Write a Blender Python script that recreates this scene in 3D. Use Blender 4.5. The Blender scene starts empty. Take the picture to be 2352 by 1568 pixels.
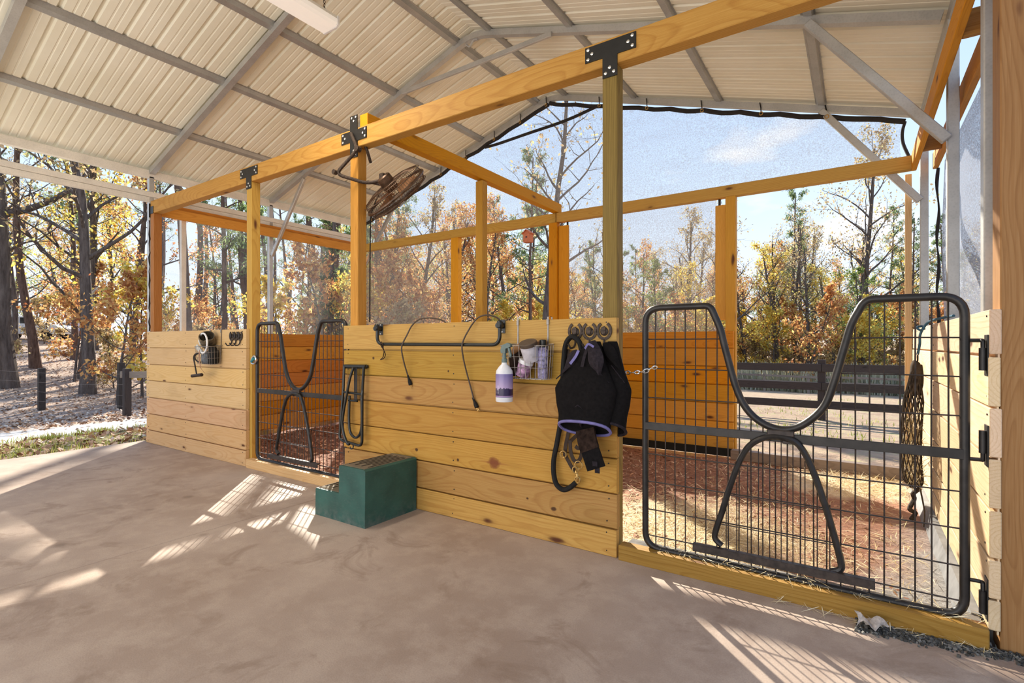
import bpy, bmesh, math, random
import numpy as np
from mathutils import Vector, Matrix, Euler
random.seed(7)
PI = math.pi
SC = bpy.context.scene
COL = SC.collection

# ------------------------------------------------------------------ camera, sky, sun, exposure
cam = bpy.data.cameras.new('camera'); camo = bpy.data.objects.new('camera', cam); COL.objects.link(camo)
camo.location = (0, 0, 1.2); camo.rotation_euler = (PI/2, 0, math.radians(33.88))
cam.sensor_width = 36; cam.lens = 18.03; cam.shift_y = 6/2352; cam.clip_start = .05; cam.clip_end = 600
SC.camera = camo
SC.view_settings.view_transform = 'Standard'; SC.view_settings.look = 'None'
SC.view_settings.gamma = 1; SC.view_settings.use_curve_mapping = False
SC.view_settings.exposure = 0.42

def sky():
    w = bpy.data.worlds.new('sky'); SC.world = w; w.use_nodes = True
    nt = w.node_tree; N = nt.nodes; L = nt.links; N.clear()
    out = N.new('ShaderNodeOutputWorld'); bg = N.new('ShaderNodeBackground')
    tc = N.new('ShaderNodeTexCoord'); sep = N.new('ShaderNodeSeparateXYZ')
    L.new(tc.outputs['Generated'], sep.inputs[0])
    r = N.new('ShaderNodeValToRGB'); e = r.color_ramp.elements
    e[0].position = 0.0; e[0].color = (.88, .94, 1.0, 1)
    e[1].position = .75; e[1].color = (.28, .48, .90, 1)
    m = e.new(.28); m.color = (.62, .78, 1.0, 1)
    L.new(sep.outputs[2], r.inputs[0])
    mp = N.new('ShaderNodeMapping'); mp.inputs['Scale'].default_value = (1, 1, 2.6)
    L.new(tc.outputs['Generated'], mp.inputs[0])
    nz = N.new('ShaderNodeTexNoise'); nz.inputs['Scale'].default_value = 3.2; nz.inputs['Detail'].default_value = 7
    L.new(mp.outputs[0], nz.inputs[0])
    cr = N.new('ShaderNodeValToRGB'); cr.color_ramp.elements[0].position = .60; cr.color_ramp.elements[1].position = .74
    L.new(nz.outputs[0], cr.inputs[0])
    mx = N.new('ShaderNodeMixRGB'); mx.inputs[2].default_value = (1, .98, .96, 1)
    L.new(cr.outputs[0], mx.inputs[0]); L.new(r.outputs[0], mx.inputs[1])
    L.new(mx.outputs[0], bg.inputs[0]); bg.inputs[1].default_value = 0.95
    L.new(bg.outputs[0], out.inputs[0])
sky()

SUN_AZ = (-.715, .70); SUN_EL = math.radians(29.3)
sun = bpy.data.lights.new('sun', 'SUN'); suno = bpy.data.objects.new('sun', sun); COL.objects.link(suno)
sun.energy = 9.5; sun.color = (1.0, .93, .80); sun.angle = math.radians(.55)
_d = Vector((SUN_AZ[0]*math.cos(SUN_EL), SUN_AZ[1]*math.cos(SUN_EL), math.sin(SUN_EL)))
suno.rotation_euler = _d.to_track_quat('Z', 'Y').to_euler(); suno.location = (-20, 20, 14)
# added fill light behind the camera, brightens the shaded interior
day = bpy.data.lights.new('interior_fill', 'AREA'); fillo = bpy.data.objects.new('interior_fill', day); COL.objects.link(fillo)
day.shape = 'RECTANGLE'; day.size = 8.0; day.size_y = 2.6; day.energy = 195; day.color = (1.0, .95, .88)
fillo.location = (-3.2, -3.4, .9); fillo.rotation_euler = (math.radians(133), 0, math.radians(6))

# ------------------------------------------------------------------ materials
class NG:
    """small helper to wire shader nodes"""
    def __init__(s, name):
        s.m = bpy.data.materials.new(name); s.m.use_nodes = True
        s.N = s.m.node_tree.nodes; s.L = s.m.node_tree.links
        s.b = s.N['Principled BSDF']; s.out = s.N['Material Output']
    def n(s, t, **kw):
        x = s.N.new('ShaderNode'+t)
        for k, v in kw.items():
            if k.startswith('_'): setattr(x, k[1:], v)
            else:
                k2 = int(k[1:]) if k[0] == 'i' and k[1:].isdigit() else k.replace('__', ' ')
                if hasattr(v, 'is_linked') or isinstance(v, bpy.types.NodeSocket): s.L.new(v, x.inputs[k2])
                else: x.inputs[k2].default_value = v
        return x
    def math(s, op, a, b=0.0):
        return s.n('Math', _operation=op, i0=a, i1=b).outputs[0]
    def mix(s, f, a, b, mode='MIX'):
        x = s.N.new('ShaderNodeMixRGB'); x.blend_type = mode
        for i, v in enumerate((f, a, b)):
            if isinstance(v, bpy.types.NodeSocket): s.L.new(v, x.inputs[i])
            elif i == 0: x.inputs[0].default_value = v
            else: x.inputs[i].default_value = (*v, 1) if len(v) == 3 else v
        return x.outputs[0]
    def ramp(s, f, stops):
        x = s.N.new('ShaderNodeValToRGB'); e = x.color_ramp.elements
        while len(e) < len(stops): e.new(.5)
        for el, (p, c) in zip(e, stops):
            el.position = p; el.color = (*c, 1) if isinstance(c, (tuple, list)) else (c, c, c, 1)
        s.L.new(f, x.inputs[0]); return x.outputs[0]
    def obj(s): return s.n('TexCoord').outputs['Object']
    def noise(s, vec, scale, detail=4, rough=.55, dist=0):
        return s.n('TexNoise', i0=vec, Scale=scale, Detail=detail, Roughness=rough, Distortion=dist).outputs[0]
    def map(s, vec, scale=(1, 1, 1), loc=(0, 0, 0)):
        return s.n('Mapping', i0=vec, Scale=scale, Location=loc).outputs[0]
    def set(s, **kw):
        for k, v in kw.items():
            k = k.replace('__', ' ')
            if isinstance(v, bpy.types.NodeSocket): s.L.new(v, s.b.inputs[k])
            else: s.b.inputs[k].default_value = (*v, 1) if isinstance(v, tuple) and len(v) == 3 else v
        return s
    def bump(s, h, strength=.3, dist=.01):
        x = s.n('Bump', Height=h, Strength=strength, Distance=dist); s.L.new(x.outputs[0], s.b.inputs['Normal']); return s

def plain(name, col, rough=.5, metal=0, var=.12, scale=30, spec=.5):
    g = NG(name); v = g.noise(g.obj(), scale, 5)
    dk = tuple(c*(1-var*2) for c in col); lt = tuple(min(1, c*(1+var)) for c in col)
    g.set(Base__Color=g.ramp(v, [(.3, dk), (.7, lt)]), Roughness=rough, Metallic=metal, Specular__IOR__Level=spec)
    return g.m

def wood(name, light, mid, dark, stain=.0, knot=(.10, .030, .010), knots=1.0, varr=.25, spots=()):
    """sawn pine: growth rings about a wandering pith, fine grain, knots; each piece differs by its random number"""
    g = NG(name); o = g.obj(); rnd = g.n('ObjectInfo').outputs['Random']
    off = g.n('CombineXYZ', X=g.math('MULTIPLY', rnd, 53.0), Y=g.math('MULTIPLY', rnd, 17.0), Z=g.math('MULTIPLY', rnd, 29.0)).outputs[0]
    sep = g.n('SeparateXYZ', i0=o); x, y, z = sep.outputs
    po = g.n('VectorMath', _operation='ADD', i0=o, i1=off).outputs[0]
    w1 = g.noise(g.map(po, (.55, .9, .9)), 1.0, 2, .5)
    w2 = g.noise(g.map(po, (2.2, 7, 7)), 1.0, 3, .5)
    yy = g.math('ADD', g.math('ADD', y, g.math('MULTIPLY', g.math('SUBTRACT', rnd, .5), .25)), g.math('MULTIPLY', g.math('SUBTRACT', w1, .5), .34))
    zz = g.math('ADD', z, g.math('MULTIPLY', g.math('SUBTRACT', w1, .42), .30))
    rr = g.math('SQRT', g.math('ADD', g.math('MULTIPLY', yy, yy), g.math('MULTIPLY', zz, zz)))
    rr = g.math('ADD', rr, g.math('MULTIPLY', w2, .022))
    ring = g.math('FRACT', g.math('MULTIPLY', rr, 74.0))
    rg = g.ramp(ring, [(.0, .15), (.55, .25), (.88, 1.0), (1.0, .15)])
    fine = g.noise(g.map(po, (5, 190, 190)), 1.0, 3, .6)
    f = g.math('ADD', g.math('MULTIPLY', rg, .27), g.math('MULTIPLY', fine, .55))
    c = g.ramp(f, [(.08, light), (.38, mid), (.85, dark)])
    # tone of each board
    hue = g.n('HueSaturation', Hue=g.math('ADD', .5, g.math('MULTIPLY', g.math('SUBTRACT', rnd, .5), .022)),
              Saturation=g.math('ADD', .94, g.math('MULTIPLY', g.math('FRACT', g.math('MULTIPLY', rnd, 7.7)), .12)),
              Value=g.math('ADD', 1-varr/2, g.math('MULTIPLY', g.math('FRACT', g.math('MULTIPLY', rnd, 3.3)), varr)), Color=c).outputs[0]
    c = hue
    big = g.noise(g.map(po, (1.3, 3.5, 3.5)), 1.0, 4, .6)
    c = g.mix(g.ramp(big, [(.56, 0.0), (.78, .5+stain)]), c, tuple(q*.62 for q in mid))
    # knots
    kv = g.map(po, (2.1, 6.0, 6.0)); kd = g.noise(kv, 2.0, 2)
    kk = g.n('VectorMath', _operation='ADD', i0=kv, i1=g.n('CombineXYZ', X=g.math('MULTIPLY', kd, .22), Y=g.math('MULTIPLY', kd, .12)).outputs[0]).outputs[0]
    vo = g.n('TexVoronoi', i0=kk, Scale=1.0, Randomness=1.0).outputs['Distance']
    km = g.ramp(vo, [(.045*knots, 1.0), (.075*knots, .8), (.12*knots, .18), (.20*knots, 0.0)])
    c = g.mix(km, c, knot)
    for sx, sz, rx, rz, flame in spots:                # knots that sit at known places of one board
        dx = g.math('MULTIPLY', g.math('SUBTRACT', x, sx), 1/rx); dz = g.math('MULTIPLY', g.math('SUBTRACT', z, sz), 1/rz)
        dd = g.math('SQRT', g.math('ADD', g.math('MULTIPLY', dx, dx), g.math('MULTIPLY', dz, dz)))
        dd = g.math('ADD', dd, g.math('MULTIPLY', g.math('SUBTRACT', g.noise(o, 30, 4), .5), .7))
        if flame:
            tail = g.math('ADD', g.math('MULTIPLY', g.math('ABSOLUTE', dx), .32), g.math('ABSOLUTE', g.math('MULTIPLY', dz, 2.6)))
            c = g.mix(g.ramp(tail, [(.25, .75), (1.0, 0.0)]), c, (.30, .105, .030))
        c = g.mix(g.ramp(dd, [(.55, .92), (.85, .5), (1.0, .0)]), c, (.20, .055, .018) if flame else (.055, .020, .008))
    g.set(Base__Color=c, Roughness=.62, Specular__IOR__Level=.25)
    g.bump(g.math('ADD', g.math('MULTIPLY', fine, .6), g.math('MULTIPLY', rg, .3)), .25, .003)
    return g.m

M = {}
M['wood'] = wood('aged_yellow_pine', (.56, .345, .080), (.46, .255, .046), (.33, .145, .020), knots=1.05)
M['wood_sill'] = wood('dusty_sill_pine', (.42, .26, .075), (.33, .185, .042), (.20, .10, .018), stain=.3)
M['wood_orange'] = wood('orange_pine', (.70, .335, .045), (.61, .262, .024), (.45, .160, .013), knots=1.05)
M['wood_pale'] = wood('pale_new_pine', (.70, .475, .26), (.63, .385, .165), (.50, .26, .085), varr=.14, knots=.7)
M['wood_right'] = wood('sunlit_pale_pine', (.78, .60, .41), (.70, .50, .31), (.54, .34, .17), varr=.16)  # paler pine: the strong sun on these planks is put into the colour
M['wood_post'] = wood('treated_post_pine', (.60, .345, .080), (.50, .25, .042), (.33, .14, .018), knots=1.0, varr=.22)
M['wood_green'] = wood('green_stained_pine', (.30, .195, .042), (.20, .122, .022), (.10, .058, .009), stain=.35, knots=.8)
M['wood_brown'] = wood('reddish_brown_post', (.43, .225, .085), (.34, .155, .047), (.22, .085, .020), knots=.9)
M['wood_fence'] = wood('dark_stained_fence_board', (.075, .058, .05), (.05, .038, .033), (.025, .02, .018), knot=(.02, .015, .012))
M['wood_grey'] = wood('weathered_grey_board', (.34, .27, .22), (.24, .19, .15), (.15, .11, .08))
def galv(name, col, rough, metal):
    g = NG(name); o = g.obj(); v = g.n('TexVoronoi', i0=o, Scale=70).outputs['Distance']; n = g.noise(o, 6, 4)
    c = g.mix(.35, g.ramp(v, [(.1, tuple(q*.85 for q in col)), (.6, col)]), g.ramp(n, [(.35, tuple(q*.72 for q in col)), (.65, tuple(min(1, q*1.15) for q in col))]))
    g.set(Base__Color=c, Roughness=rough, Metallic=metal); return g.m
M['galv'] = galv('galvanised_steel', (.50, .50, .49), .42, .5)
M['galv_dark'] = galv('galvanised_purlin_steel', (.42, .42, .41), .45, .5)
M['white_metal'] = galv('white_painted_steel', (.80, .77, .70), .5, .0)
def roofmat():
    g = NG('cream_roof_sheet'); o = g.obj(); n = g.noise(g.map(o, (.4, .4, 1)), 3, 5)
    c = g.ramp(n, [(.3, (.76, .73, .595)), (.7, (.855, .84, .73))])
    g.set(Base__Color=c, Roughness=.42, Specular__IOR__Level=.35); return g.m
M['roof'] = roofmat()
M['black_steel'] = plain('black_bracket_steel', (.020, .019, .018), .45, .3)
M['dark_pipe'] = plain('dark_grey_painted_pipe', (.026, .022, .020), .42, .3, var=.25, scale=18)
M['brown_bar'] = plain('brownish_black_flat_bar', (.050, .036, .030), .5, .3, var=.3)
M['bolt'] = plain('zinc_bolt', (.72, .72, .70), .3, .9)
M['rack'] = plain('black_enamel_rack', (.018, .019, .017), .32, .2)
M['rubber'] = plain('black_rubber_cord', (.012, .011, .010), .7, 0, spec=.25)
M['brown_cord'] = plain('brown_power_cord', (.085, .055, .035), .5, 0)
M['iron'] = plain('brown_cast_iron', (.075, .050, .036), .6, .4, var=.35, scale=90)
M['iron_dark'] = plain('dark_cast_iron', (.035, .026, .022), .6, .4)
M['brass'] = plain('brass_fitting', (.55, .36, .13), .35, .9)
M['chrome'] = plain('zinc_plated_chain', (.75, .75, .75), .25, .95)
M['wire'] = plain('silver_basket_wire', (.30, .27, .25), .42, .6)
M['purple'] = plain('lavender_edging', (.17, .15, .36), .75)
M['fabric'] = plain('black_mesh_fabric', (.0085, .0072, .0072), .9, 0, var=.2, scale=60, spec=.12)
M['fabric_grey'] = plain('dark_purple_grey_fabric', (.028, .022, .026), .9, 0, var=.2, scale=60, spec=.12)
M['fleece'] = plain('brown_black_fleece', (.032, .019, .014), .95, 0, var=.3, scale=40, spec=.1)
M['fan'] = plain('bronze_fan_wire', (.13, .075, .045), .4, .5, var=.3)
M['leather'] = plain('brown_leather_strap', (.040, .022, .013), .55, spec=.2)
M['teal'] = plain('grey_teal_plastic', (.12, .17, .155), .45)
M['white'] = plain('white_plastic', (.80, .79, .80), .35, var=.04)
M['blue_rope'] = plain('blue_rope', (.03, .10, .16), .8)
M['birdbox'] = plain('orange_painted_box', (.62, .16, .05), .7)
M['car_white'] = plain('silver_white_car_paint', (.70, .72, .75), .25, .2, var=.04)
M['car_pink'] = plain('faded_rose_car_paint', (.36, .25, .27), .3, .2, var=.04)
M['glass_dark'] = plain('dark_car_glass', (.02, .022, .025), .1)
def greenblock():
    g = NG('dark_green_plastic'); o = g.obj(); n = g.noise(o, 7, 6); n2 = g.noise(g.map(o, (4, 4, 14)), 9, 5)
    z = g.n('SeparateXYZ', i0=o).outputs[2]
    c = g.ramp(n, [(.3, (.012, .060, .048)), (.7, (.026, .105, .083))])
    c = g.mix(g.ramp(n2, [(.55, 0.0), (.85, .5)]), c, (.10, .13, .11))
    # splashed dust near the bottom
    dust = g.math('MULTIPLY', g.ramp(z, [(0.0, 1.0), (.10, 0.0)]), g.ramp(g.noise(o, 22, 5), [(.4, 0.0), (.7, .6)]))
    c = g.mix(dust, c, (.16, .17, .155))
    g.set(Base__Color=c, Roughness=.5); return g.m
M['green'] = greenblock()
M['tread'] = plain('dusty_brown_tread', (.155, .12, .075), .85, 0, var=.12, scale=25)
def concrete():
    g = NG('stained_concrete'); o = g.n('NewGeometry').outputs['Position']
    a = g.noise(o, .9, 6, .6); b = g.noise(o, 5, 8, .65); f = g.noise(o, 160, 3); d = g.noise(g.map(o, (1, 1, 1), (9, 4, 0)), 2.2, 5, .7, 1.0)
    c = g.ramp(a, [(.3, (.315, .225, .170)), (.7, (.47, .37, .30))])
    c = g.mix(g.ramp(b, [(.45, 0.0), (.62, .6)]), c, (.50, .395, .315))
    c = g.mix(g.ramp(d, [(.56, 0.0), (.66, .5)]), c, (.225, .150, .105))
    sp = g.n('TexVoronoi', i0=o, Scale=2.3).outputs['Distance']
    c = g.mix(g.ramp(g.math('ADD', sp, g.math('MULTIPLY', b, .12)), [(.10, .5), (.17, 0.0)]), c, (.15, .10, .072))
    c = g.mix(g.ramp(f, [(.3, .22), (.6, 0.0)]), c, (.20, .14, .105))
    g.set(Base__Color=c, Roughness=g.ramp(a, [(.3, .5), (.7, .72)]), Specular__IOR__Level=.35)
    g.bump(g.math('ADD', f, g.math('MULTIPLY', b, .8)), .12, .004); return g.m
M['concrete'] = concrete()
M['footing'] = plain('grey_concrete_footing', (.25, .25, .25), .8, 0, var=.2, scale=8)
def stallfloor():
    g = NG('shavings_over_mats'); o = g.n('NewGeometry').outputs['Position']
    a = g.noise(o, 1.6, 6, .65, .6); b = g.noise(o, 38, 5, .7); x, y, z = g.n('SeparateXYZ', i0=o).outputs
    dirt = g.ramp(b, [(.3, (.20, .085, .045)), (.7, (.42, .20, .115))])
    mat = g.ramp(b, [(.3, (.22, .215, .21)), (.7, (.46, .44, .42))])
    # rubber mats show towards the right wall and the front
    t = g.math('ADD', g.math('MULTIPLY', x, 1.0), g.math('MULTIPLY', y, -.45))
    t = g.math('ADD', t, g.math('MULTIPLY', g.math('SUBTRACT', a, .5), 1.2))
    f = g.ramp(g.math('ADD', g.math('MULTIPLY', t, .5), 1.0), [(.12, 0.0), (.42, 1.0)])
    c = g.mix(f, dirt, mat)
    # trodden hay lies thick inside the gate and at the back opening
    def spot(cx, cy, sx, sy): 
        dx = g.math('MULTIPLY', g.math('SUBTRACT', x, cx), 1/sx); dy = g.math('MULTIPLY', g.math('SUBTRACT', y, cy), 1/sy)
        return g.math('ADD', g.math('ADD', g.math('MULTIPLY', dx, dx), g.math('MULTIPLY', dy, dy)), g.math('MULTIPLY', g.math('SUBTRACT', a, .5), 2.2))
    h = g.noise(g.map(o, (60, 60, 60)), 1, 4, .8)
    hay = g.ramp(h, [(.3, (.55, .43, .26)), (.55, (.80, .69, .49)), (.75, (.90, .83, .68))])
    for sp in (spot(-.95, 3.4, .75, .75), spot(.0, 5.25, .65, .5)): c = g.mix(g.ramp(sp, [(.35, .9), (1.0, 0.0)]), c, hay)
    g.set(Base__Color=c, Roughness=.9); g.bump(b, .6, .02); return g.m
M['stall'] = stallfloor()
def shavings():
    g = NG('reddish_shavings'); o = g.n('NewGeometry').outputs['Position']; b = g.noise(o, 30, 6, .75)
    g.set(Base__Color=g.ramp(b, [(.25, (.15, .062, .036)), (.5, (.34, .16, .10)), (.75, (.55, .32, .22))]), Roughness=.95); g.bump(b, .9, .04); return g.m
M['shavings'] = shavings()
def island(name, stops, rough=.8, trans=.0):
    """each loose piece of one mesh takes its own tone"""
    g = NG(name); r = g.n('NewGeometry').outputs['Random Per Island']
    c = g.ramp(r, stops)
    g.set(Base__Color=c, Roughness=rough, Specular__IOR__Level=.2)
    if trans > 0:
        t = g.n('BsdfTranslucent', Color=c); mx = g.n('MixShader', i0=trans, i1=g.b.outputs[0], i2=t.outputs[0])
        g.L.new(mx.outputs[0], g.out.inputs[0])
    return g.m
M['hay'] = island('dry_hay', [(0, (.50, .36, .15)), (.5, (.78, .64, .37)), (1, (.90, .80, .58))])
M['chip'] = island('wood_shaving_chips', [(0, (.22, .09, .05)), (.5, (.45, .23, .14)), (1, (.66, .44, .30))])
M['litter'] = island('fallen_leaves', [(0, (.16, .075, .04)), (.4, (.40, .22, .12)), (.75, (.62, .44, .30)), (1, (.80, .66, .52))])
M['gravel'] = island('dark_gravel', [(0, (.03, .03, .028)), (.6, (.10, .095, .085)), (1, (.22, .21, .19))])
M['grass'] = island('short_grass', [(0, (.18, .22, .04)), (.5, (.36, .40, .09)), (1, (.55, .50, .20))], trans=.3)
M['tallgrass'] = island('pale_dry_grass', [(0, (.34, .32, .20)), (.5, (.52, .50, .34)), (1, (.66, .62, .48))], trans=.3)
def ground():
    g = NG('leafy_ground'); o = g.n('NewGeometry').outputs['Position']; x, y, z = g.n('SeparateXYZ', i0=o).outputs
    a = g.noise(o, .22, 5, .6); b = g.noise(o, 2.6, 8, .75); f = g.noise(o, 14, 5, .7)
    lit = g.ramp(f, [(.28, (.22, .14, .095)), (.5, (.50, .37, .285)), (.72, (.72, .60, .50))])
    sand = g.ramp(b, [(.3, (.22, .145, .095)), (.5, (.42, .305, .215)), (.75, (.56, .445, .335))])
    gr = g.ramp(f, [(.3, (.13, .16, .035)), (.7, (.42, .42, .15))])
    grav = g.ramp(f, [(.3, (.48, .45, .42)), (.7, (.74, .71, .67))])
    # paddock sand behind the barn, leaf litter to the left
    pad = g.ramp(g.math('ADD', g.math('MULTIPLY', g.math('ADD', x, g.math('MULTIPLY', a, 4.0)), .1), 1.0), [(.2, 0.0), (.42, 1.0)])
    c = g.mix(pad, lit, sand)
    patch = g.math('MULTIPLY', g.ramp(b, [(.52, 0.0), (.66, .8)]), pad)
    c = g.mix(patch, c, gr)
    # gravel drive and grass verge run along the slab
    u = g.math('ADD', g.math('SUBTRACT', -7.4, x), g.math('MULTIPLY', g.math('SUBTRACT', b, .5), .9))
    drive = g.ramp(g.math('MULTIPLY', u, .1), [(.17, 0.0), (.21, 1.0), (.44, 1.0), (.50, 0.0)])
    verge = g.ramp(g.math('MULTIPLY', u, .1), [(.03, 0.0), (.06, .7), (.15, .6), (.2, 0.0)])
    front = g.ramp(g.math('MULTIPLY', y, .1), [(.5, 1.0), (.75, 0.0)])
    side = g.ramp(g.math('ADD', g.math('MULTIPLY', x, .1), 1.0), [(.2, 1.0), (.3, 0.0)])
    k = g.math('MULTIPLY', front, side)
    c = g.mix(g.math('MULTIPLY', drive, k), c, grav); c = g.mix(g.math('MULTIPLY', verge, k), c, gr)
    g.set(Base__Color=c, Roughness=.95, Specular__IOR__Level=.1); g.bump(g.math('ADD', f, b), .8, .06); return g.m
M['ground'] = ground()
def bark(name, c1, c2):
    g = NG(name); o = g.obj(); n = g.noise(g.map(o, (9, 9, 1.6)), 1.4, 6, .7)
    g.set(Base__Color=g.ramp(n, [(.3, c1), (.7, c2)]), Roughness=.95, Specular__IOR__Level=.1); g.bump(n, .8, .04); return g.m
M['bark'] = bark('grey_brown_bark', (.060, .046, .040), (.20, .165, .145))
M['bark_pine'] = bark('reddish_pine_bark', (.07, .045, .036), (.22, .15, .12))
def leafmat(name, stops): return island(name, stops, .6, .55)
M['leaf_gold'] = leafmat('golden_leaves', [(0, (.50, .26, .05)), (.35, (.78, .54, .09)), (.7, (.86, .72, .18)), (1, (.62, .62, .18))])
M['leaf_rust'] = leafmat('rust_leaves', [(0, (.36, .13, .06)), (.4, (.62, .29, .11)), (.75, (.78, .48, .18)), (1, (.84, .64, .24))])
M['leaf_brown'] = leafmat('brown_oak_leaves', [(0, (.26, .18, .10)), (.5, (.50, .36, .20)), (.85, (.64, .52, .27)), (1, (.56, .56, .20))])
M['leaf_green'] = leafmat('green_leaves', [(0, (.10, .15, .05)), (.5, (.24, .33, .10)), (.9, (.46, .52, .15)), (1, (.66, .60, .18))])
M['needle'] = leafmat('pine_needles', [(0, (.07, .12, .05)), (.5, (.17, .24, .10)), (1, (.33, .40, .18))])
def netting(name, clear, col, grain=220, amp=.5, trans=.5):
    """woven shade cloth: fine holes let the view through, fibres catch light"""
    g = NG(name); o = g.obj()
    n = g.noise(o, grain, 2, .6); n2 = g.noise(g.map(o, (1, 1, 6)), 2.2, 4, .6)
    h = g.math('ADD', g.math('ADD', 1-clear, g.math('MULTIPLY', g.math('SUBTRACT', n, .5), amp*2)), g.math('MULTIPLY', g.math('SUBTRACT', n2, .5), .22))
    h = g.n('Clamp', i0=h, i1=.03, i2=.97).outputs[0]
    d = g.n('BsdfDiffuse', Color=(*col, 1)); t = g.n('BsdfTranslucent', Color=(*col, 1))
    fib = g.n('MixShader', i0=trans, i1=d.outputs[0], i2=t.outputs[0]); tr = g.n('BsdfTransparent')
    mx = g.n('MixShader', i0=h, i1=tr.outputs[0], i2=fib.outputs[0]); g.L.new(mx.outputs[0], g.out.inputs[0]); return g.m
M['net'] = netting('black_shade_cloth', .70, (.20, .18, .17), 75, .55)
M['net_dense'] = netting('dense_black_shade_cloth', .62, (.20, .17, .155), 80, .6)
M['net_right'] = netting('sunlit_shade_cloth', .22, (.36, .38, .44), 90, .7)  # lighter fibres than the black cloth, sunlight put into the colour
M['net_left'] = netting('fine_insect_screen', .86, (.45, .45, .45), 150, .25)
M['hem'] = plain('black_rolled_hem', (.022, .019, .019), .9)
def lampmat():
    g = NG('lit_diffuser'); g.set(Base__Color=(.85, .82, .78), Roughness=.4, Emission__Color=(1, .90, .80), Emission__Strength=.22); return g.m
M['diffuser'] = lampmat()
def bottle_label():
    g = NG('purple_mountain_label'); o = g.obj(); x, y, z = g.n('SeparateXYZ', i0=o).outputs
    c = g.ramp(g.math('MULTIPLY', z, 6.0), [(.0, (.05, .06, .20)), (.17, (.07, .07, .24)), (.2, (.34, .22, .40)), (.5, (.44, .32, .52)), (.95, (.20, .16, .36))])
    ridge = g.math('ADD', .055, g.math('MULTIPLY', g.noise(g.map(o, (1, 1, .01)), 42, 3), .055))
    mt = g.math('MULTIPLY', g.math('LESS_THAN', z, ridge), g.math('GREATER_THAN', z, .038))
    c = g.mix(mt, c, (.03, .018, .07))
    ln = g.math('MULTIPLY', g.math('GREATER_THAN', g.math('SINE', g.math('MULTIPLY', z, 900)), .3), g.math('GREATER_THAN', g.noise(g.map(o, (160, 160, 30)), 1, 1), .5))
    ln = g.math('MULTIPLY', ln, g.math('LESS_THAN', x, -.005)); ln = g.math('MULTIPLY', ln, g.math('LESS_THAN', g.math('ABSOLUTE', g.math('SUBTRACT', z, .075)), .025))
    c = g.mix(g.math('MULTIPLY', ln, .6), c, (.75, .72, .78))
    g.set(Base__Color=c, Roughness=.35); return g.m
M['label'] = bottle_label()
M['pinklabel'] = plain('pink_purple_label', (.42, .24, .38), .4, var=.5, scale=35)
M['lilac'] = plain('lilac_label', (.32, .28, .46), .4, var=.4, scale=60)
M['clear'] = plain('milky_tub', (.62, .58, .62), .3, var=.15, scale=20)
M['brownlid'] = plain('brown_lid', (.09, .06, .04), .5)
M['brush'] = plain('brush_wood', (.30, .15, .06), .5)

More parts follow.
